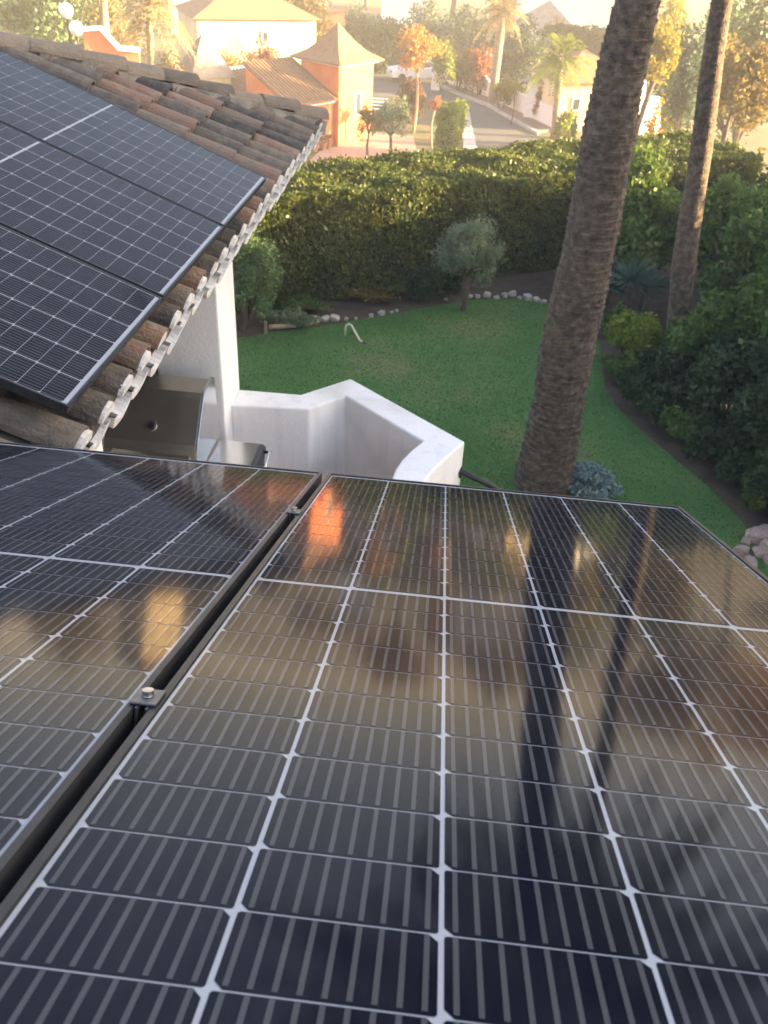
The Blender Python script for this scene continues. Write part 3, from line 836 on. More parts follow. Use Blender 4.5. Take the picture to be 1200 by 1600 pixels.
def palm_crown(c, nf, length, leaf, parent, nl=34, lw=.035, ll=.45, up=(-.5, 1.2), sag=.9):
    "pinnate fronds: arching midribs with two rows of leaflets"
    c = np.array(c, float); ribs = MB(); Q = []
    for i in range(nf):
        az = i * 2.39996 + rng.uniform(-.2, .2); el = rng.uniform(*up); Lf = length * rng.uniform(.8, 1.1)
        d = np.array([math.cos(az) * math.cos(el), math.sin(az) * math.cos(el), math.sin(el)])
        sg = sag * rng.uniform(.6, 1.2)
        ts = np.linspace(0, 1, 9)
        pts = [c + d * Lf * t + np.array([0, 0, -1.0]) * sg * Lf * .55 * t * t for t in ts]
        ribs.tube(pts, list(np.linspace(.03, .006, 9) * (length / 2.5)), 4)
        side = np.cross(d, [0, 0, 1.0]); side /= np.linalg.norm(side) + 1e-9
        for t in np.linspace(.12, 1, nl):
            k = min(int(t * 8), 7); f = t * 8 - k
            p = pts[k] * (1 - f) + pts[k + 1] * f
            ax = pts[k + 1] - pts[k]; ax /= np.linalg.norm(ax)
            l = ll * length / 2.5 * (.35 + .9 * math.sin(min(1, t * 1.05) * math.pi * .85 + .3)) * rng.uniform(.8, 1.15)
            for s in (-1, 1):
                v = ax * .75 + side * s * .9 + np.array([0, 0, rng.uniform(-.15, .45)]); v /= np.linalg.norm(v)
                e = p + v * l + np.array([0, 0, -.18 * l]); m = p + v * l * .5
                wv = np.cross(v, np.cross(ax, v)); wv = ax * lw * .5 * (length / 2.5) * 2
                Q.append([p, m + wv, e, m - wv])
    cr = quads('crown', np.array(Q), L[leaf], parent)
    ribs.build('midribs', M['bark_pale'], cr)
    return cr
def palm_trunk(parent, path, rads, rowh=.075, n=44, depth=.029, mat='palm_bark', scars=True):
    "tapered palm stem wrapped in rows of cut leaf bases"
    path = [np.array(p, float) for p in path]
    seg = np.concatenate([[0], np.cumsum([np.linalg.norm(path[i + 1] - path[i]) for i in range(len(path) - 1)])])
    T = seg[-1]; st = rowh / 5.0; m = int(T / st) + 1
    S = np.linspace(0, T, m); PX = np.stack([np.interp(S, seg, [p[k] for p in path]) for k in range(3)], 1); RR = np.interp(S, seg, rads) * (1 + .022 * np.sin(S * 3.1 + 1) + .016 * np.sin(S * 7.7))
    PX[:, 0] += .012 * np.sin(S * 2.3); PX[:, 1] += .010 * np.sin(S * 1.7 + 2)
    th = np.arange(n) / n * 2 * np.pi
    row = S[:, None] / rowh + 0 * th[None]
    across = 11
    ph = th[None] / (2 * np.pi) * across + .5 * (np.floor(row) % 2)
    fr = row - np.floor(row)
    cellx = np.abs((ph - np.floor(ph)) - .5) * 2
    hsh = np.sin(np.floor(row) * 12.9898 + np.floor(ph) * 78.233) * 43758.5453; hsh = hsh - np.floor(hsh)
    hsh2 = np.sin(np.floor(row) * 3.17 + np.floor(th[None] * 3) * 5.11) ; 
    patch = .75 + .5 * (.5 + .5 * np.sin(S[:, None] * 2.1 + 2.2 * np.sin(th[None] + S[:, None] * .6)))
    disp = patch * depth * ((fr ** 1.4) * (1 - .75 * cellx ** 2) * (.45 + .9 * hsh)) - depth * .5 + depth * .35 * hsh2 * .5 + rng.normal(0, depth * .12, row.shape)
    Rm = RR[:, None] + disp * np.clip(RR[:, None] / .3, .3, 1.2)
    V = np.stack([PX[:, :1] + Rm * np.cos(th), PX[:, 1:2] + Rm * np.sin(th), PX[:, 2:] + 0 * Rm + depth * .4 * hsh2 * .6], 2).reshape(-1, 3)
    i = np.arange(m - 1)[:, None] * n; k = np.arange(n)[None]
    F = np.stack([i + k, i + (k + 1) % n, i + n + (k + 1) % n, i + n + k], 2).reshape(-1, 4)
    mb = MB(); mb.v = [tuple(v) for v in V]; mb.n = len(V); mb.f = [tuple(int(q) for q in f) for f in F]; mb.m = [0] * len(F)
    return mb.build('trunk', M[mat], parent)

# the hedge behind the lawn, and what stands in front of it
box_hedge('clipped_hedge', 'long tall clipped green hedge across the back of the lawn with a sunlit top', (-7.5, 11.35, 0), (6.5, 20.3, 0), 1.88, 2.3, 'hedge', 190000, .062, amp=.055)
t = tree('olive_tree', 'small round olive tree with grey-green crown standing on the lawn edge before the hedge', 'olive tree', (.27, 14.87, 0), 1.66, .60, 1.2, 'olive', 15000, .055, aspect=.32, nclump=60, clump=.34, tr_r=.055)
shrub('rounded_bush', 'low dark rounded bush beside the small olive tree on the lawn edge', (-.42, 15.35, 0), (.42, .4, .62), 'dark', 5000, .05)
shrub('ground_cover_bush', 'low dark bush just left of the olive trunk, between it and the border stones', (-.02, 15.6, 0), (.3, .3, .42), 'dark', 3000, .05)
shrub('conifer_shrub', 'upright feathery green conifer shrub beside the white pillar', (-3.40, 13.25, 0), (.66, .6, 1.68), 'conifer', 20000, .06, aspect=.3, nclump=70, clump=.30)
for k, (x, y, rr, lab) in enumerate(((-2.55, 14.3, .5, 'low brown-green ground cover clump behind the left border stones, nearest the conifer shrub'), (-1.55, 15.0, .55, 'low ground cover clump behind the middle of the stone border'), (-.95, 15.6, .45, 'low ground cover clump beside the dark rounded bush'))):
    shrub('ground_cover', lab, (x, y, 0), (rr, rr * .7, .22), 'oliveorange' if k == 1 else 'laurel', 2200, .05, group='ground cover in the flower bed', cat='ground cover')
shrub('trailing_bush', 'grey-green low bush at the left end of the border stones', (-2.62, 13.55, 0), (.45, .25, .25), 'olive', 2500, .05)
# border stones
def stone_mesh(seed):
    import bmesh
    bm = bmesh.new(); bmesh.ops.create_icosphere(bm, subdivisions=3, radius=1.0)
    r = np.random.default_rng(seed); ph = r.uniform(0, 6.28, 9)
    for v in bm.verts:
        c = v.co
        k = 1 + .16 * math.sin(2.1 * c.x + ph[0]) * math.sin(2.7 * c.y + ph[1]) + .10 * math.sin(4.5 * c.z + ph[2] + c.x * 2) + .05 * math.sin(9 * c.x + ph[3]) * math.sin(8 * c.y + ph[4])
        v.co = Vector((max(-.78, min(.8, c.x * k)), max(-.8, min(.75, c.y * k)), max(-.6, min(.72, c.z * k))))
    me = bpy.data.meshes.new('border_stone'); bm.to_mesh(me); bm.free()
    return me
stones = [stone_mesh(s) for s in range(5)]
for me in stones: me.materials.append(M['stone'])
pink = [m.copy() for m in stones]
for me in pink: me.materials.clear(); me.materials.append(M['pink_stone'])
def stone(x, y, s, label, group, meshes=stones, name='border_stone', cat='stone', z=0):
    o = bpy.data.objects.new(name, meshes[int(rng.integers(0, 5))]); scene.collection.objects.link(o)
    s *= .88
    o.location = (x, y, z + s * .16); o.rotation_euler = (rng.uniform(-.25, .25), rng.uniform(-.25, .25), rng.uniform(0, 6.28))
    o.scale = (s * rng.uniform(.8, 1.2), s * rng.uniform(.7, 1.0), s * rng.uniform(.6, .95))
    return props(o, label, cat, group)
for px, py, s in ((466, 505, .075), (478, 508, .07), (492, 501, .12), (508, 500, .10), (523, 499, .11), (541, 499, .05), (556, 498, .045), (580, 494, .07), (596, 491, .10), (612, 489, .05), (620, 486, .045)):
    p = G(px, py, 0); stone(p[0], p[1], s, 'pale stone in the border of the flower bed, left of the small olive tree', 'border stones left of the olive tree')
for px, py, s in ((697, 468, .05), (735, 464, .06), (746, 464, .08), (761, 463, .10), (776, 466, .07), (788, 463, .09), (800, 461, .11), (812, 466, .06), (824, 467, .12), (838, 470, .10), (850, 473, .09)):
    p = G(px, py, 0); stone(p[0], p[1], s, 'pale stone in the border between the olive tree and the large palm', 'border stones right of the olive tree')
for k, (px, py, s) in enumerate(((1180, 842, .20), (1205, 870, .24), (1158, 862, .10), (1172, 880, .10), (1195, 835, .16), (1222, 850, .3), (1185, 866, .12), (1165, 848, .08), (1230, 890, .26))):
    p = G(px, py, 0); stone(p[0], p[1], s, 'pinkish rock in the pile at the right lawn corner beyond the solar panel', 'pinkish rocks by the right lawn corner', pink, 'garden_rock', 'rock')
p = G(428, 515, 0)
mb = MB(); trunk_mb(mb, (p[0] - .08, p[1] - .03, .05), (p[0] + .36, p[1] + .10, .06), .05, .04, bend=.03)
props(mb.build('fallen_log', M['bark_pale'], smooth=True), 'short pale log lying on the lawn edge beside the conifer shrub', 'log')
mb = MB(); p = G(415, 521, 0); mb.box((p[0] - .02, p[1] - .02, -.1), (p[0] + .025, p[1] + .02, .22)); 
props(mb.build('wooden_stake', M['bark_pale']), 'short pale wooden stake by the log and conifer shrub', 'stake')
# the bent hose standing out of the lawn
hp = thing('garden_hose', 'pale bent hose end standing up out of the lawn like a hook', 'hose', (-1.62, 13.2, 0))
mb = MB()
p0 = np.array([-1.68, 13.32, 0]); hook = [p0, p0 + (0, 0, .13), p0 + (.015, 0, .19), p0 + (.06, -.01, .225), p0 + (.11, -.03, .205), p0 + (.19, -.10, .11), p0 + (.27, -.17, .02), p0 + (.33, -.22, .012)]
mb.tube(hook, .017, 8)
mb.build('hose_pipe', M['hose'], hp, smooth=True)
mb = MB(); mb.tube([hook[-1], hook[-1] + np.array([.05, -.04, -.002])], [.022, .019], 8); mb.build('nozzle', M['black_plastic'], hp)

# the two palms in the garden
pm = thing('palm_tree', 'tall thick-trunked palm rising from the lawn in front of the hedge', 'palm', (1.42, 9.32, 0))
palm_trunk(pm, [(1.42, 9.32, -.1), (1.42, 9.32, .4), (1.43, 9.32, 1.2), (1.435, 9.32, 3.0), (1.44, 9.33, 4.6), (1.46, 9.33, 5.4), (1.48, 9.34, 8.35)], [.37, .345, .315, .29, .25, .215, .20])
palm_crown((1.48, 9.34, 8.5), 52, 2.8, 'palm', pm, nl=30, lw=.05, up=(-.38, 1.3), sag=.62)
pm2 = thing('palm_tree', 'slender leaning palm trunk with sunlit edge among the shrubs on the right', 'palm', (3.67, 13.04, 0))
palm_trunk(pm2, [(3.68, 13.04, -.1), (3.66, 13.04, .6), (3.50, 13.04, 1.6), (3.36, 13.04, 2.8), (3.26, 13.04, 3.7), (3.10, 13.04, 5.2), (2.95, 13.04, 6.6), (2.9, 13.04, 8.6)], [.23, .20, .175, .16, .15, .135, .125, .12], rowh=.05, n=28, depth=.012)
palm_crown((2.9, 13.04, 8.7), 30, 2.2, 'palm', pm2, nl=24, lw=.05)
shrub('cushion_plant', 'low blue-grey cushion plant at the foot of the thick palm', (2.0, 9.25, 0), (.42, .38, .24), 'blue', 5000, .05, cat='plant', aspect=.7)
mb = MB(); pv = [(0.35 + .5 * math.cos(a) * .6, 9.0 + .3 * math.sin(a)) for a in np.linspace(0, 6.28, 9)[:-1]]
# shrubs along the right side of the lawn
yc = thing('yucca', 'spiky grey-green yucca between the two palm trunks', 'yucca', (3.15, 15.0, 0))
Q = []
for k, (cx, cy, cz, m) in enumerate(((3.15, 15.0, .75, 150), (3.5, 15.15, .6, 110), (2.85, 15.2, .5, 90))):
    for i in range(m):
        d = unit(1)[0]; d[2] = abs(d[2]) * .9 + .05 if rng.uniform() < .85 else d[2] * .4; d /= np.linalg.norm(d)
        l = rng.uniform(.38, .6); s = np.cross(d, unit(1)[0]); s /= np.linalg.norm(s)
        c = np.array([cx, cy, cz]); Q.append([c, c + d * l * .45 + s * .017, c + d * l - np.array([0, 0, .04]), c + d * l * .45 - s * .017])
quads('leaves', np.array(Q), L['yucca'], yc)
mb = MB()
for (cx, cy, cz) in ((3.15, 15.0, .75), (3.5, 15.15, .6), (2.85, 15.2, .5)): mb.tube([(cx, cy, 0), (cx, cy, cz)], .05, 8)
mb.build('stem', M['bark'], yc)
S = [
 ((3.35, 16.7, 0), (1.35, 1.1, 2.45), 'laurel', 15000, .095, 'broad bright-green shrub behind the yucca, between the two palm trunks'),
 ((5.2, 15.6, 0), (1.3, 1.2, 2.65), 'laurel', 13000, .095, 'broad green shrub just right of the slender palm, its top below the sunlit one'),
 ((3.05, 13.25, 0), (.55, .5, .95), 'lime', 6000, .075, 'small bright-green shrub at the lawn edge at the foot of the yucca'),
 ((3.55, 12.3, 0), (.65, .6, .75), 'dark', 5000, .075, 'low dark shrub at the foot of the slender palm'),
 ((4.9, 12.3, 0), (1.15, 1.0, 3.05), 'laurel', 15000, .10, 'tall leafy green shrub at the right picture edge, in front of the slender palm'),
 ((4.2, 11.3, 0), (.9, .8, 1.5), 'dark', 9000, .08, 'dark shrub spilling over the lawn edge, right of the slender palm foot'),
 ((4.75, 10.25, 0), (1.0, .9, 1.75), 'dark', 11000, .09, 'dark broadleaf shrub at the right picture edge above the pinkish rocks'),
 ((4.1, 12.4, 0), (.8, .7, 1.5), 'laurel', 8000, .085, 'mid-green shrub right of the slender palm foot, above the lawn edge'),
 ((4.15, 10.3, 0), (.6, .5, .6), 'dark', 5000, .07, 'low dark mound at the lawn edge between the larger dark shrubs'),
 ((4.75, 9.25, 0), (.9, .75, 1.15), 'dark', 8000, .075, 'lowest dark shrub at the right picture edge just above the pinkish rocks'),
 ((6.3, 13.8, 0), (1.4, 1.3, 3.0), 'dark', 9000, .11, 'dark shrub in the second row at the right picture edge'),
 ((5.6, 11.4, 0), (1.1, 1.0, 3.0), 'laurel', 11000, .10, 'tall green shrub at the very edge of the picture, right of the slender palm foot'),
 ((5.9, 9.7, 0), (1.0, .9, 2.7), 'dark', 8000, .10, 'dark shrub behind the lowest one at the right picture edge'),
 ((6.6, 17.4, 0), (1.5, 1.3, 2.5), 'hedge', 10000, .10, 'shrub with a sunlit crown right of the slender palm, beside the hedge end'),
]
for c, r, leaf, n, s, lab in S: shrub('garden_shrub', lab, c, r, leaf, n, s, group='shrubs along the right side of the lawn', nclump=30, clump=.36)
edge = [(2.78, 12.6), (2.85, 11.75), (3.05, 11.2), (3.35, 10.75), (3.6, 10.3), (3.85, 9.75), (4.05, 9.25), (3.25, 11.6), (3.75, 11.0), (4.1, 9.9), (4.3, 9.4), (3.0, 12.25), (2.95, 14.3), (4.35, 8.75), (3.55, 11.55), (3.1, 14.0)]
for k, (x, y) in enumerate(edge):
    shrub('edging_plant', 'low dark leafy plant filling the soil edge between the lawn and the right-hand shrubs', (x + .12, y + .05, 0), (.36, .32, .34 + .18 * ((k * 7) % 5) / 4), 'dark' if k % 3 else 'laurel', 2000, .065, cat='plant', group='low plants along the right lawn edge', stems=3, nclump=14)
# trees farther right that keep the low sun off the garden
for k, (x, y, h) in enumerate(((15.5, 11.0, 10.5), (15, 8.4, 11.5), (16.5, 6.2, 10.8), (15, 2.6, 11.6), (16.5, -1, 11), (15.5, -4.6, 10.5), (19.5, 10.0, 12.5), (20, 4.4, 12.5), (20, -2.5, 12))):
    tree('boundary_pine', 'tall dense dark pine outside the right picture edge, shading the garden', 'pine tree', (x, y, 0), h, 2.7, h * .93, 'dark', 7000, .42, group='boundary pines right of the garden', aspect=.7, nclump=44, clump=.40)
for k, (x, y, h) in enumerate(((10, 14.3, 3.5), (10.3, 16.0, 3.4), (10.5, 17.6, 3.15), (10.5, 19.6, 2.7), (13, 15.4, 3.9), (13.5, 18, 3.5), (9, 11.5, 3.4), (12, 22, 2.6), (9.5, 8.6, 3.6), (10, 5.6, 3.6), (10.5, 2.4, 3.6), (8, 9.8, 3.0), (12.5, 10, 4), (12.5, 7, 4))):
    shrub('sun_block_shrub', 'dense unseen shrub outside the right picture edge, added to block the low sun', (x, y, float(gz(x, y))), (1.7, 1.6, h - float(gz(x, y))), 'dark', 5000, .22, group='sun-blocking shrub belt right of the garden')  # unseen belt, added to stop low sun rays reaching the garden
# ------------------------------------------------------------------ the street and the village below
GZ = -5.0
def g2(x, y, z=GZ): p = G(x, y, z); return (p[0], p[1])
sheet('road', [g2(745, 240), g2(856, 222), g2(838, 212), g2(800, 191), g2(762, 169), g2(728, 155), g2(700, 146), g2(692, 140), g2(690, 124), g2(640, 114), g2(560, 116), g2(560, 150), g2(622, 152), g2(690, 165), g2(722, 176), g2(735, 205)], GZ + .005, M['asphalt'])
sheet('paved_forecourt', [g2(470, 262), g2(600, 262), g2(652, 236), g2(645, 214), g2(590, 206), g2(540, 225), g2(500, 236)], GZ + .009, M['pink_pave'])
# pavement on the far side, with a kerb step
def slab(name, poly, h, m): 
    mb = MB(); mb.prism(poly, GZ - .05, GZ + h); return props(mb.build(name, m), kind='structure')
walk = [g2(692, 136), g2(728, 151), g2(764, 165), g2(802, 187), g2(842, 208), g2(848, 207), g2(868, 204), g2(806, 172), g2(764, 154), g2(728, 139), g2(696, 129)]
slab('pavement', walk, .12, M['brown_pave'])
kb = []
ko = [(689, 138), (726, 153), (762, 167), (800, 189), (840, 211)]; ki = [(692, 136), (728, 151), (764, 165), (802, 187), (842, 208)]
slab('kerb', [g2(*p) for p in ko] + [g2(*p) for p in ki[::-1]], .13, M['kerb'])
slab('near_pavement', [g2(725, 246), g2(747, 243), g2(738, 205), g2(733, 176), g2(722, 178), g2(722, 210)], .12, M['kerb'])
for k in range(4):
    y = 152 + k * 5.5
    sheet('road_marking', [g2(573 + k * 2, y), g2(606 + k * 2, y + 2), g2(606 + k * 2, y + 4), g2(573 + k * 2, y + 2)], GZ + .011 if k < 0 else GZ + .010, M['road_paint'])
sheet('street_far', [g2(450, 150), g2(560, 150), g2(560, 116), g2(450, 118)], GZ + .003, M['asphalt'])

# street wall with its gate pillar
sw = thing('street_wall', 'long pale pink garden wall along the street with a curved step beside its pillar', 'wall', (*g2(770, 158), GZ))
def wall_strip(mb, base_px, top_px, th=.25):
    V = []
    for (bx, by), (tx_, ty_) in zip(base_px, top_px):
        b = G(bx, by, GZ); tz = A(tx_, ty_, b[1])[2]
        V += [(b[0], b[1], GZ - .3), (b[0], b[1], tz), (b[0] + .12, b[1] + th, tz), (b[0] + .12, b[1] + th, GZ - .3)]
    n = len(base_px)
    F = [(i * 4 + k, (i + 1) * 4 + k, (i + 1) * 4 + (k + 1) % 4, i * 4 + (k + 1) % 4) for i in range(n - 1) for k in range(4)]
    F += [(0, 1, 2, 3), ((n - 1) * 4 + 3, (n - 1) * 4 + 2, (n - 1) * 4 + 1, (n - 1) * 4)]
    mb.add(V, F)
mb = MB()
wall_strip(mb, [(694, 131), (727, 141), (749, 149), (754, 151), (759, 153), (766, 157), (806, 175), (840, 192), (866, 205)],
           [(694, 104), (727, 109), (749, 112), (754, 117), (759, 124), (766, 133), (806, 145), (840, 157), (866, 171)])
mb.build('wall_body', M['pale_wall'], sw)
mb = MB()
p = G(730, 142, GZ); zt = A(740, 98, p[1])[2]
q = G(748, 149.5, GZ)
u = np.array([q[0] - p[0], q[1] - p[1], 0]); bk = np.array([.35, .9, 0]) * 1.0
mb.obox(np.array([p[0], p[1], GZ - .3]) - bk * .08, u, bk, (0, 0, zt - GZ + .3))
pil = mb.build('gate_pillar', M['pale_wall'], sw)
mb = MB(); mb.obox(np.array([p[0], p[1], zt]) - bk * .14 - u * .06, u * 1.12, bk * 1.12, (0, 0, .12)); mb.build('pillar_cap', M['grey_tile'], pil)
mb = MB(); c = np.array([p[0], p[1], GZ + .9]) + u * .3 - bk * .095; mb.obox(c, u * .4, bk * .01, (0, 0, .5)); mb.build('letter_box', M['kerb'], pil)
fc = bpy.data.curves.new('house_number', 'FONT'); fc.body = '8'; fc.size = .72; fc.extrude = .012; fc.align_x = 'CENTER'
fo = bpy.data.objects.new('house_number', fc); scene.collection.objects.link(fo); fc.materials.append(M['iron'])
fo.parent = sw
n0 = G(722, 141, GZ); tu = Vector((u[0], u[1], 0)).normalized()
nb = tu.cross(Vector((0, 0, 1)))
pos = Vector(A(725.5, 121, n0[1] - .04)); 
fo.matrix_world = Matrix([[tu[0], 0, nb[0], 0], [tu[1], 0, nb[1], 0], [0, 1, nb[2], 0], [0, 0, 0, 1]])
fo.matrix_parent_inverse = Matrix.Identity(4)
off = ROOT_LOC[sw]
fo.location = (pos[0] - off[0] , pos[1] - off[1], pos[2] - off[2])
# white end pillars
for (x, yb, yt, wpx, lab) in ((681, 141, 107, 16, 'white sunlit gate pillar at the far end of the street wall beside the white car'), (873, 206, 178, 12, 'short white pillar at the near end of the street wall, left of the thick palm')):
    p = G(x, yb, GZ); zt = A(x, yt, p[1])[2]; hw = wpx / 2 * .046
    t = thing('gate_post', lab, 'pillar', (p[0], p[1], GZ))
    mb = MB(); mb.obox((p[0] - hw, p[1], GZ - .2), (2 * hw * .75, -.35 * hw, 0), (.35 * hw, 2 * hw * .75, 0), (0, 0, zt - GZ + .1)); mb.build('shaft', M['white_wall'], t)
    mb = MB(); mb.obox((p[0] - hw * 1.15, p[1] - .05, zt - .1), (2 * hw * .92, -.4 * hw, 0), (.4 * hw, 2 * hw * .92, 0), (0, 0, .14)); mb.build('cap', M['kerb'], t)

# parked white car by the far gate
def car(c, yaw, label):
    t = thing('parked_car', label, 'car', (0, 0, 0))
    prof = [(-2.05, .35), (-2.1, .62), (-2.0, .86), (-1.1, .98), (-.45, 1.42), (.9, 1.46), (1.75, 1.02), (2.02, .95), (2.08, .5), (2.0, .32)]
    def sect(w, k): return [(x, (w if z < 1.0 else w - .16 * (z - 1.0) / .46), z) for x, z in prof]
    mb = MB(); V = []; 
    for s in (-1, 1):
        V += [(x, s * (.86 if z < 1.02 else .86 - .2 * (z - 1.0) / .46), z) for x, z in prof]
    n = len(prof)
    mb.add(V, [tuple(range(n)), tuple(range(n, 2 * n))[::-1]] + [(i, n + i, n + (i + 1) % n, (i + 1) % n) for i in range(n)])
    body = mb.build('body', M['car_white'], t, bevel=.06)
    mb = MB()
    mb.add([(-1.06, -.70, 1.02), (-1.06, .70, 1.02), (-.50, .60, 1.405), (-.50, -.60, 1.405)], [(0, 3, 2, 1)])
    for v in range(len(mb.v)): mb.v[v] = (mb.v[v][0] - .02, mb.v[v][1], mb.v[v][2] + .02)
    mb.build('windscreen', M['glass_dark'], body)
    mb = MB(); mb.add([(.98, -.58, 1.43), (.98, .58, 1.43), (1.70, .68, 1.06), (1.70, -.68, 1.06)], [(0, 3, 2, 1)])
    mb.v = [(a + .02, b, c_ + .02) for a, b, c_ in mb.v]; mb.build('rear_window', M['glass_dark'], body)
    for s in (-1, 1):
        mb = MB(); pts = [(-.95, 1.03), (-.42, 1.37), (.85, 1.40), (1.5, 1.04)]
        mb.add([(x, s * (.868 - .2 * (z - 1.0) / .46), z) for x, z in pts], [(0, 1, 2, 3) if s < 0 else (3, 2, 1, 0)])
        mb.build('side_window', M['glass_dark'], body)
        mb = MB(); mb.box((-2.1, s * .6 - .16, .66), (-2.0, s * .6 + .16, .80)); mb.build('headlight', M['stainless_bright'], body)
        for x in (-1.3, 1.3):
            mb = MB(); mb.tube([(x, s * .70, .32), (x, s * .885, .32)], [.32, .32], 20); wh = mb.build('wheel', M['rubber'], t)
            mb = MB(); mb.tube([(x, s * .886, .32), (x, s * .895, .32)], [.19, .19], 14); mb.build('rim', M['alu'], wh)
    t.location = (c[0], c[1], c[2]); t.rotation_euler = (0, 0, yaw)
    return t
pc = G(648, 127, GZ)
car((pc[0], pc[1], GZ + .01), R(22), 'white car parked at the far street corner behind the russet bush')

# ---- orange house with its tower
def oriented(o, e1, e2):
    o = np.array(o, float)
    return lambda a, b, z: (o[0] + e1[0] * a + e2[0] * b, o[1] + e1[1] * a + e2[1] * b, z)
E1 = np.array([.56, .83]); E2 = np.array([-.83, .56])    # along the sunlit face, and back along the shaded one
T0 = G(528, 228, GZ); TZ = -.98
W = 2.75
oh = thing('orange_house', 'orange and yellow rendered house with a square tower and tiled roofs beside the street', 'house', (T0[0], T0[1], GZ))
f = oriented(T0, E1, E2)
def pbox(mb, f, a0, a1, b0, b1, z0, z1):
    P = [f(a, b, z) for z in (z0, z1) for a, b in ((a0, b0), (a1, b0), (a1, b1), (a0, b1))]
    mb.add(P, [(3, 2, 1, 0), (4, 5, 6, 7), (0, 1, 5, 4), (1, 2, 6, 5), (2, 3, 7, 6), (3, 0, 4, 7)])
mb = MB(); pbox(mb, f, 0, W, 0, W, GZ - .3, TZ); tw = mb.build('tower', M['orange_wall'], oh)
# flared pyramid roof
mb = MB(); prof = [(0.42, -.06), (.42, .02), (.16, .15), (-.25, .38), (-.75, .85), (-1.36, 1.66)]
V = []
for d, z in prof:
    V += [f(-d, -d, TZ + z), f(W + d, -d, TZ + z), f(W + d, W + d, TZ + z), f(-d, W + d, TZ + z)]
F = [(i * 4 + k, i * 4 + (k + 1) % 4, i * 4 + 4 + (k + 1) % 4, i * 4 + 4 + k) for i in range(len(prof) - 1) for k in range(4)]
F += [(3, 2, 1, 0), tuple(len(V) - 4 + k for k in range(4))]
mb.add(V, F); rf = mb.build('tower_roof', M['far_tile'], tw)
mb = MB(); pbox(mb, f, -.2, W + .2, -.2, W + .2, TZ - .14, TZ - .021); mb.build('cornice', M['white_wall'], tw)
mb = MB(); pbox(mb, f, 1.25, 1.80, -.06, .02, GZ + 1.35, GZ + 2.55); wf = mb.build('window', M['white_wall'], tw)
mb = MB(); pbox(mb, f, 1.33, 1.72, -.066, -.061, GZ + 1.43, GZ + 2.47); mb.build('pane', M['glass_dark'], wf)
# front annex with a sloping roof
AL, AB = 3.5, 3.0; ez, rz = -2.62, -1.25
mb = MB()
V = [f(-AL, .30, GZ - .3), f(-.002, .30, GZ - .3), f(-.002, .30 + AB, GZ - .3), f(-AL, .30 + AB, GZ - .3), f(-AL, .30, ez), f(-.002, .30, ez), f(-.002, .30 + AB, rz), f(-AL, .30 + AB, rz)]
mb.add(V, [(3, 2, 1, 0), (4, 5, 6, 7), (0, 1, 5, 4), (1, 2, 6, 5), (2, 3, 7, 6), (3, 0, 4, 7)])
an = mb.build('annex', M['orange_wall'], oh)
def slope_roof(mb, f, a0, a1, b0, z0, b1, z1, th=.10):
    P = [f(a0, b0, z0), f(a1, b0, z0), f(a1, b1, z1), f(a0, b1, z1)]
    Q = [(p[0], p[1], p[2] + th) for p in P]
    mb.add(P + Q, [(3, 2, 1, 0), (4, 5, 6, 7), (0, 1, 5, 4), (1, 2, 6, 5), (2, 3, 7, 6), (3, 0, 4, 7)])
sl_ = (rz - ez) / AB
mb = MB(); slope_roof(mb, f, -AL - .1, -.01, .30 - .28, ez - .28 * sl_ + .012, .30 + AB + .1, rz + .1 * sl_ + .012)
# rows of barrel tiles on it
k = -AL + .02
while k < -.15:
    pts = [np.array(f(k, .30 - .30 + s * (AB + .4), ez - .30 * sl_ + s * (AB + .4) * sl_ + .12)) for s in (0, 1)]
    mb.tube(pts, .075, 6); k += .24
mb.build('annex_roof', M['far_tile'], an)
mb = MB(); pbox(mb, f, -AL - .02, -.012, .16, .295, ez - .22, ez - .05); mb.build('cornice', M['white_wall'], an)
# second annex, lower and farther left
f2 = oriented(f(-AL - .0, 3.4, 0), E1, E2)
mb = MB(); V = [f2(-1.0, 0, GZ - .3), f2(2.6, 0, GZ - .3), f2(2.6, 2.4, GZ - .3), f2(-1.0, 2.4, GZ - .3), f2(-1.0, 0, -2.75), f2(2.6, 0, -2.75), f2(2.6, 2.4, -2.0), f2(-1.0, 2.4, -2.0)]
mb.add(V, [(3, 2, 1, 0), (4, 5, 6, 7), (0, 1, 5, 4), (1, 2, 6, 5), (2, 3, 7, 6), (3, 0, 4, 7)]); an2 = mb.build('annex', M['orange_wall'], oh)
mb = MB(); slope_roof(mb, f2, -1.1, 2.59, -.3, -2.83, 2.5, -1.955)
k = -1.0
while k < 2.5:
    mb.tube([np.array(f2(k, -.3, -2.71)), np.array(f2(k, 2.5, -1.84))], .075, 6); k += .24
mb.build('annex_roof', M['far_tile'], an2)
mb = MB(); mb.tube([np.array(f2(-1.1, 2.5, -1.85)), np.array(f2(2.59, 2.5, -1.85))], .14, 8); mb.build('ridge', M['mortar'], an2)
# flower pots along its foot
for k, (px, py) in enumerate(((481, 240), (492, 237), (505, 234), (514, 231), (540, 224), (552, 220), (561, 216))):
    p = G(px, py, GZ)
    t = thing('flower_pot', ['flower pot at the foot of the orange house, beneath the annex wall', 'flower pot at the foot of the tower, below its window'][k > 3], 'flower pot', (p[0], p[1], GZ + .01), ['pots below the annex', 'pots below the tower'][k > 3])
    mb = MB(); mb.lathe([(.12, 0), (.17, .28), (.20, .30), (.20, .36), (.17, .36), (.15, .30)], (p[0], p[1], GZ + .01), 12); mb.build('pot', M['pot'], t)
    P, o = crown_pts((p[0], p[1], GZ + .50), (.24, .24, .22), 160, 8, .5); quads('plant', leaf_quads(P, o, .10, .6), L['red' if k % 2 else 'lime'], t)

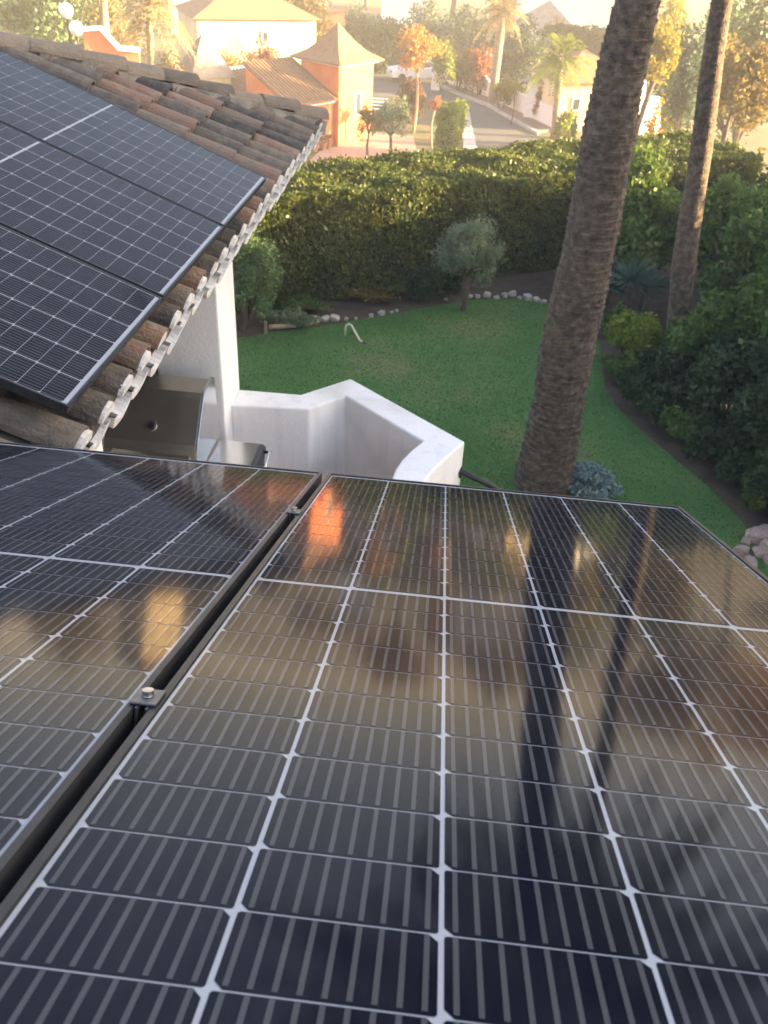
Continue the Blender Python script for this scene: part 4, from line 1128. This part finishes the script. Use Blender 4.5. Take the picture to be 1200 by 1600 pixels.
def house(name, label, c, yaw, w, d, h, z0, wall, roof, rtype='hip', rh=1.4, wins=(), over=.4):
    "simple village house: walls, tiled roof with eaves, windows with panes; (a, b) local, front at b = 0"
    t = thing(name, label, 'house', (c[0], c[1], z0))
    e1 = np.array([math.cos(yaw), math.sin(yaw)]); e2 = np.array([-math.sin(yaw), math.cos(yaw)])
    f = oriented((c[0], c[1], 0), e1, e2)
    z1 = z0 + h
    mb = MB()
    if rtype == 'gable':
        V = [f(0, 0, z0 - .5), f(w, 0, z0 - .5), f(w, d, z0 - .5), f(0, d, z0 - .5), f(0, 0, z1), f(w, 0, z1), f(w, d, z1), f(0, d, z1), f(w / 2, 0, z1 + rh), f(w / 2, d, z1 + rh)]
        mb.add(V, [(3, 2, 1, 0), (0, 1, 5, 8, 4), (1, 2, 6, 5), (2, 3, 7, 9, 6), (3, 0, 4, 7)])
    else: pbox(mb, f, 0, w, 0, d, z0 - .5, z1)
    wl = mb.build('wall', M[wall], t)
    mb = MB(); o = over
    if rtype == 'gable':
        k = rh / (w / 2)
        for s in (0, 1):
            a0, a1 = (-o, w / 2) if s == 0 else (w + o, w / 2)
            P = [f(a0, -o, z1 - o * k + .02), f(a1, -o, z1 + rh + .02), f(a1, d + o, z1 + rh + .02), f(a0, d + o, z1 - o * k + .02)]
            if s: P = P[::-1]
            mb.extrude(P, (0, 0, .14))
    elif rtype == 'hip':
        m = min(w, d) / 2 + o
        a0, a1, b0, b1 = -o, w + o, -o, d + o
        if w >= d: r = [f(a0 + m, (b0 + b1) / 2, z1 + rh), f(a1 - m + .01, (b0 + b1) / 2, z1 + rh)]
        else: r = [f((a0 + a1) / 2, b0 + m, z1 + rh), f((a0 + a1) / 2, b1 - m + .01, z1 + rh)]
        B = [f(a0, b0, z1 + .02), f(a1, b0, z1 + .02), f(a1, b1, z1 + .02), f(a0, b1, z1 + .02)]
        mb.add(B + r, [(3, 2, 1, 0), (0, 1, 5, 4), (1, 2, 5), (2, 3, 4, 5), (3, 0, 4)] if w >= d else [(3, 2, 1, 0), (0, 1, 4), (1, 2, 5, 4), (2, 3, 5), (3, 0, 4, 5)])
    else:
        pbox(mb, f, -.12, w + .12, -.12, d + .12, z1, z1 + .22)
    mb.build('roof', M[roof], t)
    for (face, a, z, ww, hh) in wins:
        mb = MB(); mp = MB()
        if face == 'f': pbox(mb, f, a, a + ww, -.07, .02, z0 + z, z0 + z + hh); pbox(mp, f, a + .1, a + ww - .1, -.085, -.075, z0 + z + .1, z0 + z + hh - .1)
        else: pbox(mb, f, w - .02, w + .07, a, a + ww, z0 + z, z0 + z + hh); pbox(mp, f, w + .075, w + .085, a + .1, a + ww - .1, z0 + z + .1, z0 + z + hh - .1)
        wi = mb.build('window', M['white_wall'], t); mp.build('pane', M['glass_dark'], wi)
    return t
Y55 = math.atan2(.83, .56)
def H(name, label, px, py, Y, yaw, w, d, h, **k):
    p = A(px, py, Y); return house(name, label, (p[0], p[1]), yaw, w, d, h, GZ, **k)
# cream house behind the left roof: its sunlit long wall faces right
c = A(312, 100, 58)
house('cream_house', 'large cream house with a tiled roof lit bright yellow, left of the orange tower', (c[0], c[1]), R(28), 7.6, 6, 4.6, GZ, 'cream_wall', 'far_tile', 'hip', 1.5, (('f', 4.0, 3.3, .5, .7), ('s', 2, 2.4, .9, 1.1)), .35)
c = A(303, 122, 47)
tr2 = thing('pavilion', 'small pavilion with a steep shaded pyramid roof between the left roof and the cream house', 'pavilion', (c[0], c[1], GZ))
fp = oriented((c[0], c[1]), np.array([.8, .6]), np.array([-.6, .8]))
mb = MB(); pbox(mb, fp, 0, 2.0, 0, 2.0, GZ - .3, -1.85); mb.build('wall', M['cream_wall'], tr2)
mb = MB(); mb.add([fp(-.25, -.25, -1.85), fp(2.25, -.25, -1.85), fp(2.25, 2.25, -1.85), fp(-.25, 2.25, -1.85), fp(1, 1, .1)], [(3, 2, 1, 0), (0, 1, 4), (1, 2, 4), (2, 3, 4), (3, 0, 4)]); mb.build('roof', M['grey_tile'], tr2)
# orange wall with the white stepped coping, at the upper left
c = A(146, 95, 42)
ow = thing('garden_wall', 'orange garden wall with white stepped coping beyond the left roof hip', 'wall', (c[0], c[1], GZ))
fo_ = oriented((c[0], c[1]), np.array([.97, .24]), np.array([-.24, .97]))
zt = [A(x, y, 42)[2] for x, y in ((150, 50), (162, 48), (180, 80), (206, 84))]
mb = MB(); prf = [(-.3, zt[0]), (.45, zt[1]), (1.15, zt[2]), (2.05, zt[3])]
poly = [fo_(-.3, 0, GZ - .3)] + [fo_(a, 0, z) for a, z in prf] + [fo_(2.05, 0, GZ - .3)]
mb.extrude(poly, (-.24 * .35, .97 * .35, 0)); mb.build('wall_body', M['orange_wall'], ow)
mb = MB()
for (a0, z0), (a1, z1) in zip(prf[:-1], prf[1:]):
    P = [fo_(a0, -.12, z0 + .004), fo_(a1, -.12, z1 + .004), fo_(a1, -.12, z1 + .10), fo_(a0, -.12, z0 + .10)]
    mb.extrude(P, (-.24 * .9, .97 * .9, 0))
mb.build('coping', M['white_wall'], ow)
c = A(532, 50, 72)
ch_ = thing('gatehouse', 'small cream and orange gatehouse with a chimney behind the tower roof', 'building', (c[0], c[1], GZ))
fg = oriented((c[0] - 1.0, c[1]), E1, E2)
mb = MB(); pbox(mb, fg, 0, 1.9, 0, 1.9, GZ - .3, A(532, 22, 72)[2]); wl = mb.build('wall', M['orange_wall'], ch_)
mb = MB(); pbox(mb, fg, -.15, 2.05, -.15, 2.05, A(532, 22, 72)[2] + .002, A(532, 18, 72)[2]); mb.build('roof', M['far_tile'], ch_)
mb = MB(); pbox(mb, fg, .2, .7, .6, 1.1, A(532, 18, 72)[2], A(532, -25, 72)[2]); mb.build('chimney', M['cream_wall'], ch_)
# houses on the far side of the street
H('village_house', 'house with a brown hipped roof and white wall above the street wall', 800, 60, 84, R(-8), 5.2, 5, 2.75, wall='pale_wall', roof='grey_tile', rtype='hip', rh=1.9, wins=(('f', 2.4, 1.2, 1.0, .9), ('f', .7, 1.2, .8, .9)))
H('village_house', 'long white flat-roofed house at the top edge, left of the thick palm', 815, 20, 102, R(4), 11, 6, 7.6, wall='pale_wall', roof='white_wall', rtype='flat', wins=(('f', 1.2, 4.6, 1.1, 1.5), ('f', 3.6, 4.6, 1.1, 1.5), ('f', 6, 4.6, 1.1, 1.5), ('f', 8.4, 4.6, 1.1, 1.5)))
H('village_house', 'bluish white house at the top edge above the dark trees in the middle', 596, 20, 104, R(6), 4.6, 6, 6.4, wall='white_wall', roof='far_tile', rtype='hip', rh=1.2, wins=(('f', .6, 4.1, 1, 1.2), ('f', 2.6, 4.1, 1, 1.2)))
c = A(872, 160, 57)
house('village_house', 'low house with an orange-brown roof and bright wall directly left of the thick palm', (c[0], c[1]), R(20), 4.6, 4.5, 2.7, GZ, 'cream_wall', 'far_tile', 'hip', 1.5, (('f', .9, 1.1, .6, .8), ('s', 1.2, .9, .9, 1.1)), .4)
c = A(822, 150, 60)
house('porch_house', 'low white outbuilding with a grey roof behind the street wall', (c[0], c[1]), R(-20), 3.4, 3, 2.2, GZ, 'white_wall', 'grey_tile', 'hip', 1.0, (('f', 1.9, .9, .35, .7), ('f', 1.3, .9, .35, .7)), .45)
c = G(992, 228, -3.5)
gw = thing('white_gateway', 'bright sunlit white gateway wall with curved tops just right of the thick palm', 'wall', (c[0], c[1], -5))
mb = MB()
d0 = np.array([.80, .60]); 
def gwp(px, py, dy=0): p = A(px, py, c[1] + dy); return p
poly = [gwp(992, 240), gwp(994, 170), gwp(999, 140), gwp(1004, 126), gwp(1010, 124), gwp(1008, 150), gwp(1012, 163), gwp(1024, 160), gwp(1029, 155), gwp(1033, 160), gwp(1032, 240)]
o0 = poly[0]
poly = [o0 + np.array([(q[0] - o0[0]) * 1.22, (q[0] - o0[0]) * 1.5, q[2] - o0[2]]) for q in poly]
mb.extrude(poly, (-.45, .28, 0)); mb.build('wall_body', M['white_wall'], gw)

# ---- trees and shrubs of the village
def T(name, label, cat, px, ptop, pwid, Y, leaf, n, size, zb=GZ, ch=None, **k):
    p = A(px, ptop, Y); dep = (np.array([p[0], p[1], p[2] - 6]) @ BM)[2]
    cr = pwid / 2 * dep / FPX
    top = p[2]; hh = top - zb
    return tree(name, label, cat, (p[0], p[1], zb), top, cr, ch or hh * .8, leaf, n, size, **k)
def SH(name, label, px, ptop, pwid, Y, leaf, n, size, zb=GZ, **k):
    p = A(px, ptop, Y); dep = (np.array([p[0], p[1], p[2] - 6]) @ BM)[2]
    r = pwid / 2 * dep / FPX
    return shrub(name, label, (p[0], p[1], zb), (r, r * .9, p[2] - zb), leaf, n, size, **k)
gD = 'dark trees along the top edge'
T('autumn_tree', 'small tree with pale orange autumn crown in front of the white car', 'tree', 656, 40, 74, 53.5, 'orange', 3600, .16, ch=2.7, bark='bark_pale', tr_r=.10)
T('sapling', 'thin sapling with a few reddish leaves between the autumn tree and the lime hedge', 'tree', 681, 150, 24, 50, 'red', 260, .14, ch=.8, bark='bark_pale', tr_r=.06)
la, lb = A(681, 215, 45.0), A(713, 213, 44.8)
box_hedge('lime_hedge', 'bright lime-green clipped hedge block at the street corner', (la[0], la[1], GZ), (lb[0], lb[1], GZ), A(700, 166, 45.5)[2] - GZ, 1.6, 'lime', 9000, .12, amp=.10)
SH('russet_bush', 'dark russet bush behind the autumn tree trunks, left of the road', 645, 120, 46, 56, 'brownhedge', 4500, .16)
T('olive_tree', 'grey-green olive tree before the orange house, right one of the pair', 'olive tree', 613, 150, 62, 46.4, 'olive', 4200, .13, ch=2.2, aspect=.35, tr_r=.10)
T('olive_tree', 'brownish slender olive tree nearest the orange tower, left one of the pair', 'olive tree', 578, 163, 38, 46.0, 'oliveorange', 1700, .13, ch=1.7, aspect=.4, tr_r=.08)
box_hedge('street_hedge', 'dark clipped hedge with a sunlit top beyond the cross street, right of the tower roof', (*g2(540, 119), GZ), (*g2(648, 112), GZ), 2.9, 3, 'dark', 15000, .2, amp=.14)
T('round_tree', 'yellow-green round tree behind the far gate pillar', 'tree', 694, 66, 46, 66, 'lime', 2200, .2, ch=3.2)
SH('garden_bush', 'tan-brown bush above the far part of the street wall', 722, 62, 56, 68, 'oliveorange', 2600, .22)
SH('garden_bush', 'orange-red bush behind the gate pillar with the number', 757, 62, 44, 67, 'red', 2200, .2)
T('evergreen_tree', 'dark blue-green tree with pale blossom behind the street palm', 'tree', 815, 34, 104, 70, 'bluegreen', 6500, .24, ch=5.6)
T('evergreen_tree', 'dark blue-green tree left of the street palm, above the tan bush', 'tree', 740, 12, 90, 84, 'bluegreen', 5000, .3, ch=6)
T('evergreen_tree', 'dark blue-green tree at the top centre above the autumn tree', 'tree', 668, 10, 120, 88, 'bluegreen', 6500, .32, ch=6)
T('evergreen_tree', 'dark blue-green tree at the top edge just right of the gatehouse', 'tree', 580, 4, 90, 88, 'bluegreen', 5000, .32, ch=6)
T('leafy_tree', 'light olive-green tree rising behind the orange tower', 'tree', 470, -40, 112, 66, 'oliveorange', 6500, .26, ch=7)
T('evergreen_tree', 'dense grey-green tree at the top left corner of the picture', 'tree', 40, -60, 170, 50, 'conifer', 7000, .24, ch=6.0)
T('evergreen_tree', 'loose dark olive tree left of the drooping palm at the upper left', 'tree', 145, -50, 100, 55, 'oliveorange', 5000, .24, ch=6)
T('evergreen_tree', 'dark tree between the two top left trees, behind the roof hip', 'tree', 95, -30, 80, 62, 'conifer', 4000, .26, ch=6)
SH('garden_bush', 'small dark bush beside the orange garden wall', 138, 45, 26, 41, 'dark', 1500, .14)
SH('garden_bush', 'yellow-brown bush at the foot of the drooping palm', 262, 75, 60, 46, 'oliveorange', 2600, .18)
SH('garden_bush', 'small red-brown bush in front of the cream house wall', 284, 98, 24, 45, 'red', 1200, .15)
SH('garden_bush', 'russet bush between the cream house and the orange annex roof', 418, 62, 50, 56, 'red', 2600, .18)
SH('garden_bush', 'broad ochre bush behind the orange annex, below the cream house', 372, 78, 76, 55, 'orange', 3600, .2)
SH('garden_bush', 'yellow-leaved shrub behind the street wall, right of the street palm', 790, 116, 40, 62, 'yellow', 1500, .16)
T('sapling', 'yellow-leaved sapling growing from the brown pavement', 'tree', 806, 128, 30, 57.6, 'yellow', 420, .14, ch=.8, tr_r=.05)
SH('garden_bush', 'yellow-green bush at the near end of the street wall', 884, 172, 34, 52, 'lime', 1800, .15)
T('cypress', 'small dark cypress left of the thick palm', 'cypress', 898, 172, 20, 53, 'dark', 1800, .14, ch=2.7)
SH('garden_bush', 'golden bush beside the hedge top, just left of the thick palm', 886, 205, 40, 47, 'yellow', 1700, .14)
SH('garden_bush', 'orange flowering bush before the low house, left of the thick palm', 848, 132, 24, 59.5, 'orange', 1000, .15)
# right of the thick palm
T('broadleaf_tree', 'sunlit yellow-green tree at the top edge between the two palm trunks', 'tree', 1040, -12, 100, 62, 'yellow', 5000, .24, ch=6)
T('broadleaf_tree', 'golden-leaved tree directly right of the thick palm trunk', 'tree', 1040, 40, 66, 40, 'yellow', 3600, .17, ch=2.3)
T('conifer_tree', 'dark green conifer between the palm trunks, behind the golden tree', 'conifer', 1075, 25, 78, 50, 'conifer', 5500, .2, ch=7.5)
T('conifer_tree', 'grey-green slim conifer touching the slender palm trunk', 'conifer', 1092, 52, 50, 42, 'bluegreen', 4200, .17, ch=5)
SH('garden_bush', 'golden bush at the foot of the bright white gateway', 1050, 172, 62, 33, 'yellow', 3000, .13, zb=-4.2)
SH('garden_bush', 'orange-red bush above the white gateway', 1036, 138, 36, 40, 'orange', 1500, .15)
T('broadleaf_tree', 'large ochre tree with sunlit top at the right edge', 'tree', 1172, 58, 134, 34, 'oliveorange', 8000, .16, zb=-4.5, ch=3.5)
T('conifer_tree', 'tall dark conifer at the top right, behind the ochre tree', 'conifer', 1160, -30, 90, 50, 'conifer', 6000, .22, ch=8)
T('conifer_tree', 'dark conifer at the top right corner of the picture', 'conifer', 1215, -20, 90, 46, 'dark', 5500, .22, ch=8)
SH('garden_bush', 'pale yellow bush at the right edge below the ochre tree', 1178, 208, 66, 22, 'yellow', 3600, .10, zb=-1)
SH('garden_bush', 'dark bush in shade below the ochre tree, right of the slender palm', 1128, 210, 60, 26, 'dark', 3000, .13, zb=-2.5)
# background trees beyond, standing between the houses and reaching above the picture
for k, (x, y, h, r, leaf) in enumerate(((-62, 95, 9, 5, 'bluegreen'), (-48, 110, 10, 5.5, 'conifer'), (-30, 118, 9.5, 5, 'bluegreen'), (-14, 124, 10, 5.5, 'oliveorange'), (4, 122, 9.5, 5.5, 'bluegreen'), (20, 116, 10, 5.5, 'conifer'), (34, 104, 10, 5.5, 'bluegreen'), (31, 70, 6, 4, 'bluegreen'), (-34, 66, 7.5, 3.6, 'oliveorange'))):
    tree('distant_tree', 'dense tree in the distant row that closes the top of the view', 'tree', (x, y, GZ), GZ + h, r, h * .9, leaf, 3000, .55, group='distant row of trees')
# dark garden greenery in front of the white house, and what rises above the frame and shows only mirrored in the glass
box_hedge('garden_hedge', 'dark garden hedge beyond the fan palm, left of the thick palm', tuple(A(850, 80, 76)[:2]) + (GZ,), tuple(A(960, 84, 76)[:2]) + (GZ,), A(900, 48, 76)[2] - GZ, 2.5, 'dark', 8000, .22, amp=.16)
SH('garden_bush', 'ochre bush between the brown hipped roof and the fan palm', 872, 28, 60, 80, 'oliveorange', 2600, .24)
for k, (az, Y, zt, r, leaf) in enumerate(((15.5, 78, 11, 4.5, 'oliveorange'), (19.5, 74, 12.5, 5.5, 'orange'), (23.5, 80, 12, 5, 'oliveorange'), (-1.5, 108, 10.5, 5, 'orange'), (5.5, 104, 9.5, 4.5, 'oliveorange'), (-22.5, 84, 10, 5, 'oliveorange'))):
    tree('tall_tree', 'tall ochre sunlit tree whose crown shows mirrored in the near solar panels', 'tree', (Y * math.tan(R(az)), Y, GZ), zt, r, (zt - GZ) * .75, leaf, 3600, .5, group='tall trees mirrored in the panels')
house('hillside_villa', 'tall cream villa standing above the cream house, mirrored in the left near panel', (-28.0, 88), R(52), 4.2, 5, 13.2, GZ, 'cream_wall', 'far_tile', 'hip', 1.6, (('f', .6, 10, .8, 1.2), ('f', 2.6, 10, .8, 1.2)), .4)
house('hillside_villa', 'orange villa with a tiled roof at the top edge, mirrored near the panel centre', (5.6, 108), R(55), 4.0, 5, 7.6, GZ, 'orange_wall', 'far_tile', 'hip', 1.5, (('f', 1.5, 4.6, .9, 1.2),), .4)
# palms of the village
def palm(name, label, px, pb, ptrunk, Y, r, crown_len, leaf, nf=26, mat='bark_pale', zb=GZ, up=(-.6, 1.2), sag=.9, lean=0):
    b = A(px, pb, Y); b[2] = zb; t_ = A(px + lean, ptrunk, Y)
    t = thing(name, label, 'palm', (b[0], b[1], zb))
    mb = MB(); n = 9
    mb.tube([b + (t_ - b) * k / n for k in range(n + 1)], [r * 1.25] + [r] * (n - 1) + [r * .9], 10)
    mb.build('trunk', M[mat], t, smooth=True)
    palm_crown(t_ + np.array([0, 0, .1]), nf, crown_len, leaf, t, nl=18, lw=.06, ll=.5, up=up, sag=sag)
    return t
b = G(768, 162, GZ)
palm('street_palm', 'sunlit palm with a pale trunk on the brown pavement by the street wall', 768, 162, 22, b[1], .30, 1.9, 'palmdry', 34, lean=17, sag=1.1)
palm('fan_palm', 'yellow-green palm with arching fronds in front of the low house', 876, 150, 92, 55, .22, 2.1, 'lime', 30)
palm('drooping_palm', 'tall palm with drooping pale fronds at the upper left, before the cream house', 232, 118, 18, 46, .17, 2.3, 'palmdry', 34, sag=1.5)
palm('drooping_palm', 'palm with a thick reddish trunk at the top left, behind the orange garden wall', 158, 60, -30, 50, .24, 2.2, 'palm', 26, sag=1.2)
# white globes on poles, added for two bright blurred spots at the top left
for px, py, lab in ((103, 17, 'white globe added as a bright blurred spot at the top left, the upper of two'), (119, 45, 'white globe added as a bright blurred spot at the top left, the lower of two')):
    p = A(px, py, 44)
    t = thing('bright_spot_globe', lab, 'street lamp', (p[0], p[1], GZ), 'globes for bright spots at the top left')
    mb = MB(); mb.tube([(p[0], p[1], GZ), (p[0], p[1], p[2] - .3)], .05, 8); mb.build('pole', M['iron'], t)
    mb = MB(); mb.lathe([(.05, -.32), (.22, -.24), (.32, -.05), (.33, .08), (.25, .24), (.1, .32), (.01, .335)], p, 16); mb.build('globe', M['white_wall'], t, smooth=True)

# ------------------------------------------------------------------ warm hazy air
HAZE = 0.0018
if HAZE > 0:
    mh = bpy.data.materials.new('hazy_air'); mh.use_nodes = True; nt = mh.node_tree
    nt.nodes.remove(nt.nodes['Principled BSDF'])
    pv_ = nt.nodes.new('ShaderNodeVolumePrincipled'); pv_.inputs['Density'].default_value = HAZE; pv_.inputs['Color'].default_value = (.92, .90, .86, 1); pv_.inputs['Anisotropy'].default_value = 0.0
    nt.links.new(pv_.outputs[0], nt.nodes['Material Output'].inputs['Volume'])
    mb = MB(); mb.box((-1600, -1000, -9.5), (1600, 1600, 28))
    props(mb.build('haze', mh), kind='stuff')
